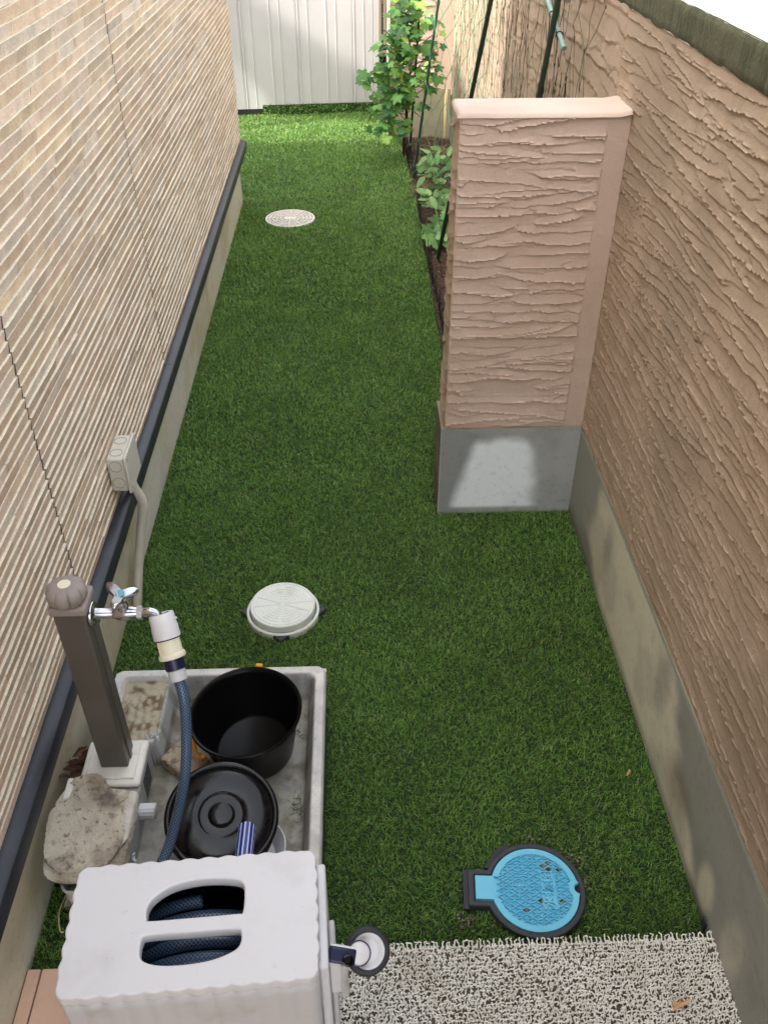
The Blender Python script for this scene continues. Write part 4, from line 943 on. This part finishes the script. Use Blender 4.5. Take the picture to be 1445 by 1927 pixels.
# weathered block
b = MB(); Mx = Matrix.Translation((-.502, 1.54, .13)) @ Matrix.Rotation(math.radians(-38), 4, 'Z'); b.box(-.062, .062, -.04, .04, -.025, .020, M=Mx); o = b.build('weathered_block', M_['brick'], bevel=.008, bseg=3)
tag(o, 'stained pale stone block lying left of the black bucket in the sink', 'block')
b = MB(); r_ = random.Random(3)
for cc_, nn_ in (((-.185, 1.40), 60), ((-.20, 1.66), 26)):
    for k in range(nn_):
        a_ = r_.uniform(0, 2*PI); px_ = cc_[0]+r_.gauss(0, .012); py_ = cc_[1]+r_.gauss(0, .018); l = r_.uniform(.006, .014)
        b.tube([(px_, py_, .1065), (px_+l*math.cos(a_), py_+l*math.sin(a_), .109)], .0006, 4)
tag(b.build('moss_bits', mat('moss_green', lin(70, 78, 34), .9)), 'scraps of green moss and grass on the sink floor', 'moss', kind='stuff')
b = MB(); r_ = random.Random(5)
def chain(mb, pts, s):
    for i, p in enumerate(pts): mb.lathe([(0, -s), (s*.8, -s*.6), (s, 0), (s*.8, s*.6), (0, s)], 8, Matrix.Translation(p))
chain(b, [(-.607+.010*math.sin(k*.9)+.0006*k, 1.568+.0028*(k % 9)+.004*math.cos(k), .190+.0022*(k//6)) for k in range(46)], .0026)
tag(b.build('bead_chain', M_['dull_metal'], smooth=True), 'tangled steel bead chain on the sink edge behind the post', 'chain')
b = MB(); chain(b, [(-.585+.002*math.sin(k), 1.235+.0035*math.sin(k*.7)*2, .175-.003*k*.6) for k in range(26)], .0026)
tag(b.build('bead_chain', M_['dull_metal'], smooth=True), 'steel bead chain hanging beside the dirty towel', 'chain')

# leaf pile behind post
b = MB(); r_ = random.Random(9)
for k in range(46):
    p = Vector((-.775+r_.gauss(0, .018), 1.50+r_.gauss(0, .035), .13+abs(r_.gauss(0, .03)))); s_ = r_.uniform(.010, .022)
    Mx = Matrix.Translation(p) @ Matrix.Rotation(r_.uniform(0, 6), 4, 'Z') @ Matrix.Rotation(r_.uniform(-1, 1), 4, 'X') @ Matrix.Rotation(r_.uniform(-.8, .8), 4, 'Y')
    b.add([Mx @ Vector(q) for q in ((-s_*1.5, 0, 0), (0, -s_*.6, .004), (s_*1.5, 0, .003), (0, s_*.6, .004), (0, 0, -.002))], [(0, 1, 4), (1, 2, 4), (2, 3, 4), (3, 0, 4)])
b.box(-.825, -.752, 1.42, 1.56, -.05, .11)
tag(b.build('leaf_pile', M_['brownleaf']), 'heap of dry brown leaves between the tap post and the house', 'leaves', kind='stuff')
b = MB(); b.box(-.776, -.756, 1.355, 1.42, .225, .245); tag(b.build('white_peg', M_['lid_white'], bevel=.006, bseg=3), 'white rounded plastic end poking out behind the towel', 'peg')

# ------------------------------------------------------------------ dirty towel
rg = thing('dirty_towel', 'folded mouldy beige towel heaped on the sink edge before the tap post', 'towel', (-.66, 1.26, .2))
def support(x, y, lift):
    e = .016
    blk = sst(-.578, -.578-e, x)*sst(1.168-e, 1.168, y)*(.216+.020*np.exp(-((x+.69)**2+(y-1.28)**2)/.008)+.010*(fbm(x*14, y*14, 71)-.5))
    plate_ = (.240)*sst(1.392, 1.404, y)*sst(-.588, -.600, x)
    low = np.where((x > -.6) & (y > 1.15), .107, .012)
    return np.maximum(np.maximum(blk, plate_), low)+lift
def pairs(P, di, dj, N):
    if dj == 0: return P[:N-di, :], P[di:, :]
    if di == 0: return P[:, :N-dj], P[:, dj:]
    return P[:N-di, max(0, -dj):N-max(0, dj)], P[di:, max(0, dj):N+min(0, dj)]
def drape(name, size, centre, rot, lift, m, seed, comp=.88, N=76, steps=150, warp=0, rnd_=0):
    """a small position-based cloth settling on the sink edge"""
    r = np.random.default_rng(seed); a = np.linspace(-.5, .5, N); A_, B_ = np.meshgrid(a*size[0], a*size[1], indexing='ij')
    c_, s_ = math.cos(rot), math.sin(rot); sk = 1+warp*B_/size[1]
    if rnd_:
        qa, qb = A_/size[0]*2, B_/size[1]*2; A_, B_ = A_*np.sqrt(1-rnd_*qb**4), B_*np.sqrt(1-rnd_*qa**4)
    P = np.stack([centre[0]+(A_*sk*c_-B_*s_)*comp, centre[1]+(A_*sk*s_+B_*c_)*comp, .275+lift+.022*(fbm(A_*22+seed, B_*14, seed)-.5)], -1); Q = P.copy()
    FL = np.stack([A_*sk, B_], -1); cons = []
    for (di, dj, st) in ((1, 0, 1.), (0, 1, 1.), (1, 1, .5), (1, -1, .5), (3, 0, .12), (0, 3, .12)):
        fa, fb2 = pairs(FL, di, dj, N); cons.append((di, dj, np.linalg.norm(fb2-fa, axis=-1, keepdims=True), st))
    for it in range(steps):
        V = (P-Q)*.93; Q = P.copy(); P = P+V; P[..., 2] -= .00055
        for k in range(7):
            for di, dj, L_, st in cons:
                a0, b0 = pairs(P, di, dj, N)
                d = b0-a0; l = np.linalg.norm(d, axis=-1, keepdims=True)+1e-9
                cor = d*(1-L_/l)*.5*st*.5
                if st < .2: cor = np.where(l < L_, cor, 0)
                a0 += cor; b0 -= cor
            S = support(P[..., 0], P[..., 1], lift); hit = P[..., 2] < S; P[..., 2] = np.where(hit, S, P[..., 2])
            P[..., :2] = np.where(hit[..., None], P[..., :2]*.35+Q[..., :2]*.65, P[..., :2]); P[..., 0] = np.maximum(P[..., 0], -.822)
    fr = np.zeros((N, N)); fr[0, :] = fr[-1, :] = fr[:, 0] = fr[:, -1] = 1
    P[..., :2] += fr[..., None]*r.normal(0, .0012, (N, N, 2)); P[..., 2] += .0012*(r.random((N, N))-.5)
    o = npmesh(name, P.reshape(-1, 3), gridquads(N, N), m, rg, smooth=True)
    md = o.modifiers.new('solid', 'SOLIDIFY'); md.thickness = .004; md.offset = 1
    ms = o.modifiers.new('sub', 'SUBSURF'); ms.levels = ms.render_levels = 1; return o
drape('lower_fold', (.225, .280), (-.682, 1.262), .05, .000, M_['rag'], 3, .92, rnd_=.3)
drape('pale_fold', (.14, .20), (-.640, 1.300), -.22, .012, M_['ragw'], 5, .80, rnd_=.3)
drape('upper_fold', (.200, .295), (-.703, 1.288), .22, .018, M_['rag'], 4, .85, warp=-.25, rnd_=.45)

# twig on the turf
b = MB(); b.tube(spline([(-.777, 1.235, .02), (-.783, 1.175, .03), (-.772, 1.13, .022), (-.762, 1.125, .02)], 6), .0018, 6)
tag(b.build('twig', M_['twig'], smooth=True), 'bent pale twig on the turf at the foot of the house', 'twig')

# ------------------------------------------------------------------ hose reel box
rl = thing('hose_reel', 'white scalloped hose reel box with carry-handle opening, standing on the step', 'hose reel', (-.344, .894, .018))
RM = Matrix.Translation((-.346, .894, 0)) @ Matrix.Rotation(math.radians(3), 4, 'Z')
W2, D2 = .2445, .132
def scal(w2, d2, nper=11, amp=.0042, rc=.022):
    pts = []
    def side(p0, p1, nrm, np_):
        L2 = (Vector(p1)-Vector(p0)).length; m = np_*8
        for i in range(m):
            t = i/m; a_ = amp*(abs(math.cos(PI*np_*t))**1.2)*min(1, min(t, 1-t)*L2/.02)
            pts.append((p0[0]+(p1[0]-p0[0])*t+nrm[0]*(a_-amp*.4), p0[1]+(p1[1]-p0[1])*t+nrm[1]*(a_-amp*.4)))
    def corner(cx_, cy_, a0):
        for k in range(6): a_ = math.radians(a0+90*k/6); pts.append((cx_+rc*math.cos(a_), cy_+rc*math.sin(a_)))
    side((-w2+rc, -d2), (w2-rc, -d2), (0, -1), nper); corner(w2-rc, -d2+rc, -90)
    side((w2, -d2+rc), (w2, d2-rc), (1, 0), 6); corner(w2-rc, d2-rc, 0)
    side((w2-rc, d2), (-w2+rc, d2), (0, 1), nper); corner(-w2+rc, d2-rc, 90)
    side((-w2, d2-rc), (-w2, -d2+rc), (-1, 0), 6); corner(-w2+rc, -d2+rc, 180)
    return pts
outer = scal(W2, D2)
def loc_(p): q = RM.inverted() @ Vector((p[0], p[1], 0)); return (q.x, q.y)
def smoothpoly(P, n=6):
    P3 = [Vector((p[0], p[1], 0)) for p in P]; m = len(P3); out_ = []
    for i in range(m):
        p0, p1, p2, p3 = P3[i-1], P3[i], P3[(i+1) % m], P3[(i+2) % m]
        for k in range(n):
            t = k/n; q = .5*((2*p1)+(-p0+p2)*t+(2*p0-5*p1+4*p2-p3)*t*t+(-p0+3*p1-3*p2+p3)*t**3); out_.append((q.x, q.y))
    return out_
hA = [loc_(p) for p in ((-.438, .899), (-.440, .925), (-.425, .948), (-.392, .968), (-.335, .979), (-.275, .976), (-.255, .966), (-.250, .945), (-.250, .908), (-.262, .904), (-.345, .899), (-.428, .895))]
hB = [loc_(p) for p in ((-.428, .866), (-.345, .870), (-.262, .873), (-.250, .866), (-.249, .845), (-.262, .830), (-.300, .815), (-.348, .808), (-.400, .808), (-.432, .818), (-.440, .835), (-.440, .858))]
plate('top', outer, [smoothpoly(hA, 4)[::-1], smoothpoly(hB, 4)[::-1]], .470, .500, .004, M_['wplastic'], rl, RM)
b = MB(); n = len(outer); Vv = []
for z_, s_ in ((.4725, .996), (.44, 1.0), (.10, .985), (.018, .98)):
    for p in outer: Vv.append(RM @ Vector((p[0]*s_, p[1]*s_, z_)))
b.add(Vv, [(l*n+i, l*n+(i+1) % n, (l+1)*n+(i+1) % n, (l+1)*n+i) for l in range(3) for i in range(n)])
o = b.build('side_walls', M_['gplastic'], rl, smooth=True, angle=60)
md = o.modifiers.new('solid', 'SOLIDIFY'); md.thickness = .003; md.offset = -1
# inner drum with wound hose, dark
b = MB(); b.lathe([(0, -.085), (.07, -.085), (.07, .085), (0, .085)], 40, RM @ frame((0, 0, .235), (0, 1, 0))); b.build('drum', M_['black'], rl, smooth=True)
for yy_ in (-.105, .098):
    b = MB(); b.lathe([(0, 0), (.198, 0), (.198, .006), (0, .006)], 64, RM @ frame((0, yy_, .235), (0, 1, 0))); b.build('drum_flange', M_['black'], rl, smooth=True)
hp_ = []
for k in range(6*40+1):
    a_ = 2*PI*k/40; t_ = k/40; hp_.append(RM @ Vector(((.178+.005*math.sin(t_*5))*math.sin(a_), -.086+.0285*t_, .235+(.172+.006*math.sin(t_*2.3))*math.cos(a_))))
hose_obj('wound_hose', hp_, .0138, rl, 12)
hp_ = [RM @ Vector((.21*math.sin(a_), -.060+.012*math.sin(a_*2), .235+.198*math.cos(a_))) for a_ in np.linspace(-1.3, 1.3, 40)]
hose_obj('wound_hose', hp_, .0135, rl, 12)
# side wheel cheek and holder on the right side
b = MB(); b.box(.2425, .262, -.095, .125, .05, .455, M=RM); b.build('side_panel', M_['wplastic'], rl, bevel=.006, bseg=3)
b = MB(); b.box(.2625, .276, -.06, .03, .10, .40, M=RM); b.build('crank_recess', M_['gplastic'], rl, bevel=.005)
b = MB(); b.box(.2625, .285, -.075, -.052, .30, .43, M=RM); b.build('holder', M_['wplastic'], rl, bevel=.003)

# spray nozzle parked on the reel
nz = thing('spray_nozzle', 'white and navy spray nozzle with black rubber ring clipped to the reel side', 'spray nozzle', (-.03, .85, .38))
hd_c = Vector((-.004, .862, .415)); look = Vector((.18, -.50, .85)).normalized(); NM = frame(hd_c, look, (1, 0, 0))
b = MB(); b.lathe([(.030, -.012), (.044, -.010), (.0465, -.002), (.045, .006), (.040, .009), (.0345, .008), (.034, -.004), (.030, -.008)], 64, NM); b.build('rubber_ring', M_['rubber'], nz, smooth=True, angle=60)
b = MB(); b.lathe([(.0345, .004), (.0335, .0065), (.028, .004), (.024, -.002), (.019, -.004), (0, -.004)], 64, NM); b.build('face', M_['wplastic'], nz, smooth=True)
NM2 = frame(hd_c+Vector((-.017, -.012, .016)), look, (1, 0, 0))
b = MB(); b.lathe([(.0215, -.02), (.0215, .002), (.0205, .006), (.018, .008), (0, .010)], 48, NM2); b.build('hub', M_['wplastic'], nz, smooth=True)
b = MB(); b.lathe([(.0217, -.004), (.0240, -.003), (.0240, .001), (.0217, .002)], 48, NM2); b.build('blue_band', M_['navy'], nz, smooth=True)
BM2 = frame(hd_c+Vector((-.045, -.022, .026)), look, (1, -.22, 0))
b = MB(); b.box(-.032, .022, -.015, .016, -.02, .004, M=BM2); b.build('body', M_['navy'], nz, bevel=.005, bseg=3)
b = MB(); b.box(-.032, .016, .0155, .019, -.018, .003, M=BM2); b.build('edge_strip', M_['wplastic'], nz)
b = MB(); b.lathe([(.011, 0), (.0115, .006), (.008, .007), (.006, .004), (0, .004)], 32, BM2 @ Matrix.Translation((.006, -.006, .0035))); b.build('button', M_['black'], nz, smooth=True)
b = MB(); b.tube([hd_c+Vector((-.05, -.015, .0)), hd_c+Vector((-.055, -.01, -.10)), hd_c+Vector((-.05, 0, -.17))], [.014, .013, .012], 14); b.build('grip', M_['gplastic'], nz, smooth=True)

# ------------------------------------------------------------------ planting bed: edging, stakes, net, vine, seedlings, litter
ed = MB(); r_ = random.Random(12); yy_ = 4.22
while yy_ < 8.2:
    h = r_.uniform(.05, .12)*(1 if yy_ > 5 else .8); tx = r_.gauss(0, .010); x_ = .467+.010*math.sin(yy_*3)+r_.uniform(-.006, .010); w_ = r_.uniform(.0012, .0024)
    ed.tube([(x_, yy_, -.03), (x_+tx*.4, yy_+r_.gauss(0, .004), h*.6), (x_+tx, yy_+r_.gauss(0, .006), h)], w_, 4); yy_ += r_.uniform(.010, .022)
for hz in (.02, .05):
    ed.tube([(.468+.010*math.sin(y_*3), y_, hz+.004*math.sin(y_*9)) for y_ in np.arange(4.22, 8.2, .06)], .0015, 4)
tag(ed.build('lawn_edging', M_['edging']), 'low black netting edge of thin upright bars between turf and bed', 'edging')

def stake(name, pts, r, m, label, group=None):
    b_ = MB(); P = []; 
    a_, c_ = Vector(pts[0]), Vector(pts[-1]); n_ = 24
    for i in range(n_+1): P.append(a_.lerp(c_, i/n_))
    b_.tube(P, [r*(1.12 if i % 4 == 0 else 1) for i in range(n_+1)], 12); o_ = b_.build(name, m, smooth=True, angle=70); return tag(o_, label, 'stake', group)
G = 'stakes along the planting bed'
stake('garden_stake', [(.517, 5.50, -.1), (.775, 5.05, 1.95)], .0125, M_['stake'], 'thick dark green stake leaning right out of the bed, just left of the pier', G)
stake('garden_stake', [(.655, 4.05, -.05), (.808, 3.75, 2.0)], .0115, M_['stake'], 'dark green stake behind the pier top carrying the pale cross rod', G)
stake('garden_stake', [(.455, 7.10, -.1), (.655, 7.1, 1.5)], .010, M_['stake'], 'slim dark green stake rising through the vine nearest the bed edge', G)
stake('garden_stake', [(.47, 7.75, -.1), (.545, 7.6, 1.5)], .009, M_['stake'], 'slim dark green stake farthest back beside the vine stem', G)
stake('garden_stake', [(.600, 5.3, 2.35), (.812, 3.72, 1.535)], .0095, M_['stake_pale'], 'pale teal rod tied diagonally across the green stake above the pier', G)
b = MB()
def tie(c_, ax_, r): 
    Mx = frame(c_, ax_); pts = [Mx @ Vector((r*math.cos(2*PI*k/16), r*math.sin(2*PI*k/16), .002*math.sin(4*PI*k/16))) for k in range(17)]; b.tube(pts, .0022, 6)
dv = (Vector((.812, 3.72, 1.535))-Vector((.600, 5.3, 2.35))).normalized(); e0 = Vector((.812, 3.72, 1.535))
tie(e0-dv*.08, dv, .013); tag(b.build('cable_tie', M_['edging']), 'dark tie where the pale teal rod crosses the green stake', 'tie')
b = MB(); tie(e0-dv*.20, dv, .011); tag(b.build('cable_tie', M_['edging']), 'dark tie round the pale teal rod farther from its tip', 'tie')

# climbing net on the wall side and across the bed
def net(name, org, eu, ev, nu_, nv_, jit, r, seed, m, label, drop=.12, sag=0):
    rr = np.random.default_rng(seed); mb = MB(); o_ = Vector(org); eu = Vector(eu); ev = Vector(ev); K = {}
    nrm_ = eu.cross(ev).normalized()
    for i in range(nu_+1):
        for j in range(nv_+1):
            u = i+(.5 if j % 2 else 0); K[i, j] = o_+eu*((u+rr.normal(0, jit))/nu_)+ev*((j+rr.normal(0, jit))/nv_)+nrm_*rr.normal(0, .008)
    for i in range(nu_+1):
        for j in range(nv_):
            for di in ((0, -1) if j % 2 == 0 else (0, 1)):
                a_ = K.get((i, j)); c_ = K.get((i+di, j+1))
                if a_ is None or c_ is None or rr.random() < drop: continue
                mid = (a_+c_)/2+Vector(rr.normal(0, .006, 3)); mb.tube([a_, mid, c_], r, 4, cap=False)
            if rr.random() < .5: pk = K[i, j]; mb.tube([pk-ev.normalized()*.006, pk+ev.normalized()*.006], r*2.4, 5)
    return tag(mb.build(name, m), label, 'net')
net('climbing_net', (.825, 3.3, .42), (0, 4.6, 0), (0, 0, 1.45), 34, 9, .28, .0012, 3, M_['net_dark'], 'faded climbing net hanging against the tan plaster wall behind the pier', .12)
net('climbing_net', (.475, 6.9, .12), (.33, -.75, 0), (.10, -.1, 1.5), 6, 13, .22, .0021, 4, M_['net'], 'bright green plant net strung between the stakes across the bed', .1)
# dried tendrils against the wall
b = MB(); r_ = random.Random(21)
for k in range(17):
    y_ = r_.uniform(3.7, 5.6); z_ = r_.uniform(.9, 1.3); pts = [Vector((.842, y_, z_))]
    for i in range(r_.randint(6, 14)): pts.append(pts[-1]+Vector((r_.gauss(0, .002), r_.gauss(-.004, .014), .05)))
    for p in pts: p.x = min(.847, max(.835, p.x))
    b.tube(spline(pts, 3), [r_.uniform(.001, .0022) for _ in range((len(pts)-1)*3+1)], 5)
    for i in range(4):
        p = r_.choice(pts); Mx = Matrix.Translation(p) @ Matrix.Rotation(r_.uniform(0, 6), 4, 'X'); b.tube([Mx @ Vector((0, .012*math.cos(t)*(1-t/9), .012*math.sin(t)*(1-t/9))) for t in np.linspace(0, 6, 9)], .0014, 4)
tag(b.build('dried_tendrils', M_['bark']), 'thin dried brown tendrils clinging to the wall and net above the pier', 'tendrils', kind='stuff')

VD = [(.391,7.7,1.057,28),(.45,7.6,1.15,20),(.53,7.7,1.09,15),(.33,7.65,.96,30),(.45,7.6,.91,30),(.28,7.7,.85,25),(.40,7.55,.82,25),(.56,7.75,.93,15),(.66,7.85,.93,14),(.66,7.8,.80,12),(.34,7.5,.76,16),(.24,7.5,.62,25),(.15,7.6,.64,14),(.37,7.55,.69,18),(.46,7.6,.61,26),(.56,7.7,.65,18),(.48,7.7,.75,18),(.42,7.6,.55,25),(.28,7.5,.52,18),(.34,7.5,.44,15),(.60,7.85,.76,15),(.62,7.9,.60,12),(.64,7.9,.55,9),(.22,7.6,.35,16),(.30,7.5,.31,20),(.40,7.5,.22,16),(.27,7.45,.27,14),(.44,7.65,.36,10),(.52,7.8,.44,11),(.39,7.7,.38,9)]
vn = thing('grape_vine', 'bushy grape vine with large lobed green leaves at the far end of the bed', 'vine', (.43, 7.75, 0))
b = MB(); st0 = spline([(.425, 7.8, -.05), (.43, 7.78, .15), (.445, 7.74, .34), (.425, 7.70, .45), (.46, 7.68, .62), (.47, 7.66, .80), (.44, 7.66, .98), (.45, 7.64, 1.2)], 6); ns_ = len(st0)
b.tube(st0, [.014-.009*i/ns_+.0015*math.sin(i*1.7) for i in range(ns_)], 9); r_ = random.Random(2)
for (x_, y_, z_, n_) in VD:
    a_ = min(st0, key=lambda p: abs(p.z-(z_-.10))); m_ = a_.lerp(Vector((x_, y_, z_)), .5)+Vector((0, 0, -.02)); b.tube(spline([a_, m_, (x_, y_, z_-.02)], 4), .0032, 6)
b.build('stem', M_['bark'], vn, smooth=True)
lob_ = []
for i in range(40):
    t = 2*PI*i/40; lob_.append(t)
def leaf_shape():
    keys = [(0, 1.0), (14, .80), (30, .56), (44, .80), (56, .88), (72, .62), (88, .54), (108, .72), (132, .66), (155, .5), (172, .34), (180, .12)]
    pts = []
    ang = [k[0] for k in keys]; rad = [k[1] for k in keys]
    for i in range(61):
        d = -180+6*i; rr = np.interp(abs(d), ang, rad)*(1+.07*(1 if i % 2 else -1)); a_ = math.radians(d); pts.append((rr*math.cos(a_), rr*math.sin(a_)))
    return pts
LS = leaf_shape()
def leaves(name, items, parent, seed, cols, shape=LS):
    r = np.random.default_rng(seed); V_ = []; T_ = []; C_ = []; off = 0
    sh = np.array(shape); n_ = len(sh)
    for (p, s) in items:
        yw = r.uniform(0, 2*PI); tilt = r.normal(.55, .35); az = -PI/2+r.normal(0, .9)
        cup = r.uniform(.05, .35); x_ = sh[:, 0]; y_ = sh[:, 1]; z_ = -cup*np.abs(y_)**1.3*.8-.22*np.clip(x_, 0, 1)**2+.04*np.sin(x_*9+y_*7)
        L3 = np.concatenate([[[0, 0, 0]], np.stack([x_, y_, z_], 1)])*s
        cy, sy = math.cos(yw), math.sin(yw); Rz_ = np.array([[cy, -sy, 0], [sy, cy, 0], [0, 0, 1]])
        k = np.array([-math.sin(az), math.cos(az), 0]); Km = np.array([[0, -k[2], k[1]], [k[2], 0, -k[0]], [-k[1], k[0], 0]]); Rt = np.eye(3)+math.sin(tilt)*Km+(1-math.cos(tilt))*Km@Km
        P = L3@Rz_.T@Rt.T+np.array(p); V_.append(P); i = np.arange(n_-1); T_.append(np.stack([np.zeros(n_-1, int), i+1, i+2], 1)+off); off += n_+1
        c = np.array(cols[r.integers(0, len(cols))])*r.uniform(.75, 1.25); cc = np.tile(c, (n_+1, 1)); cc[0] *= 1.15; C_.append(cc)
    return npmesh(name, np.concatenate(V_), np.zeros((0, 4)), M_['leaf'], parent, tris=np.concatenate(T_), colors=np.concatenate(C_))
its = []
r = np.random.default_rng(33)
for (x_, y_, z_, n_) in VD:
    for k in range(max(2, int(n_/1.9))): its.append(((x_+r.normal(0, .055), y_+r.normal(0, .09), z_+r.normal(0, .05)), r.uniform(.042, .086)))
leaves('foliage', its, vn, 5, [(.10, .25, .06), (.13, .31, .07), (.08, .20, .06), (.28, .45, .08), (.18, .38, .08), (.07, .17, .06)])
def oval():
    return [(.5+.5*math.cos(t), .20*math.sin(t)*(1.2-.3*math.cos(t))) for t in np.linspace(PI, 3*PI, 19)]
for (x_, y_, h_, n_, lab) in ((.60, 6.75, .20, 20, 'leafy young plant farthest back in the bed, under the green net'), (.60, 6.25, .16, 22, 'pale green young plant in the middle of the bed, left of the leaning stake'), (.60, 5.75, .10, 12, 'broad leaved seedling nearest the pier, beside the foot of the thick stake'),
    (.69, 7.15, .17, 16, 'small bright young plant behind the green net, nearest the end wall'), (.70, 6.50, .13, 14, 'low young plant close to the concrete base behind the net'), (.70, 5.98, .10, 12, 'low green seedling squeezed against the concrete base by the pier')):
    sd_ = thing('young_plant', lab, 'plant', (x_, y_, 0), 'young plants in the bed'); b = MB(); it2 = []; rs = random.Random(int(y_*100))
    zb = soil_z(x_, y_)
    for k in range(5):
        a_ = rs.uniform(0, 2*PI); e_ = Vector((x_+.09*math.cos(a_), y_+.10*math.sin(a_), zb+h_*rs.uniform(.7, 1.1))); b.tube(spline([(x_, y_, zb-.02), (x_+.03*math.cos(a_), y_+.03*math.sin(a_), zb+h_*.6), e_], 4), .0022, 5)
        for q in range(n_//4): it2.append(((e_.x+rs.gauss(0, .04), e_.y+rs.gauss(0, .05), e_.z+rs.gauss(-.01, .03)), rs.uniform(.07, .11)))
    b.build('stem', mat('green_stem', (.08, .14, .04), .6), sd_); leaves('foliage', it2, sd_, int(y_*10), [(.19, .34, .11), (.13, .26, .08), (.26, .42, .16)], oval() if y_ > 6 else LS)
# litter of chips and dead leaves on the bed
n = 5200; r = np.random.default_rng(8); px_ = r.uniform(.462, .848, n); py_ = r.uniform(3.1, 8.22, n)
pz_ = -.03+.05*fbm(px_*9, py_*9, 2, 5)+.03*sst(6.5, 7.6, py_)+.004; P = np.stack([px_, py_, pz_+r.uniform(0, .012, n)], 1)
a = r.normal(size=(n, 3)); a[:, 2] *= .4; a /= np.linalg.norm(a, axis=1)[:, None]; bb = np.cross(a, r.normal(size=(n, 3))*np.array([.4, .4, 1])); bb /= np.linalg.norm(bb, axis=1)[:, None]; s = r.uniform(.003, .013, n)[:, None]
Vv = np.stack([P-a*s, P+bb*s*.5, P+a*s, P-bb*s*.5], 1).reshape(-1, 3)
cl_ = np.array([(.10, .06, .035), (.05, .03, .02), (.18, .11, .06), (.26, .18, .10), (.03, .02, .015), (.16, .06, .03)])[r.integers(0, 6, n)]
tag(npmesh('leaf_litter', Vv, np.arange(n*4).reshape(-1, 4), M_['litter'], colors=np.repeat(cl_, 4, 0)), 'brown bark chips and dead leaves scattered on the bed soil', 'leaf litter', kind='stuff')
# dry grass tuft
b = MB(); r_ = random.Random(6)
for cx_, cy_ in ((.72, 7.75), (.56, 7.35), (.52, 6.75)):
    for k in range(110):
        a_ = r_.uniform(0, 2*PI); l = r_.uniform(.05, .13); p0 = Vector((cx_+r_.gauss(0, .035), cy_+r_.gauss(0, .05), .01)); p2 = p0+Vector((math.cos(a_)*l*.7, math.sin(a_)*l*.7, l*r_.uniform(.2, .7))); b.tube([p0, (p0+p2)/2+Vector((0, 0, l*.3)), p2], .0011, 3, cap=False)
tag(b.build('dry_grass', mat('straw', lin(176, 156, 110), .8)), 'dry straw coloured grass tufts in the bed near the far wall', 'dry grass', kind='stuff')
print('objects', len(bpy.data.objects))
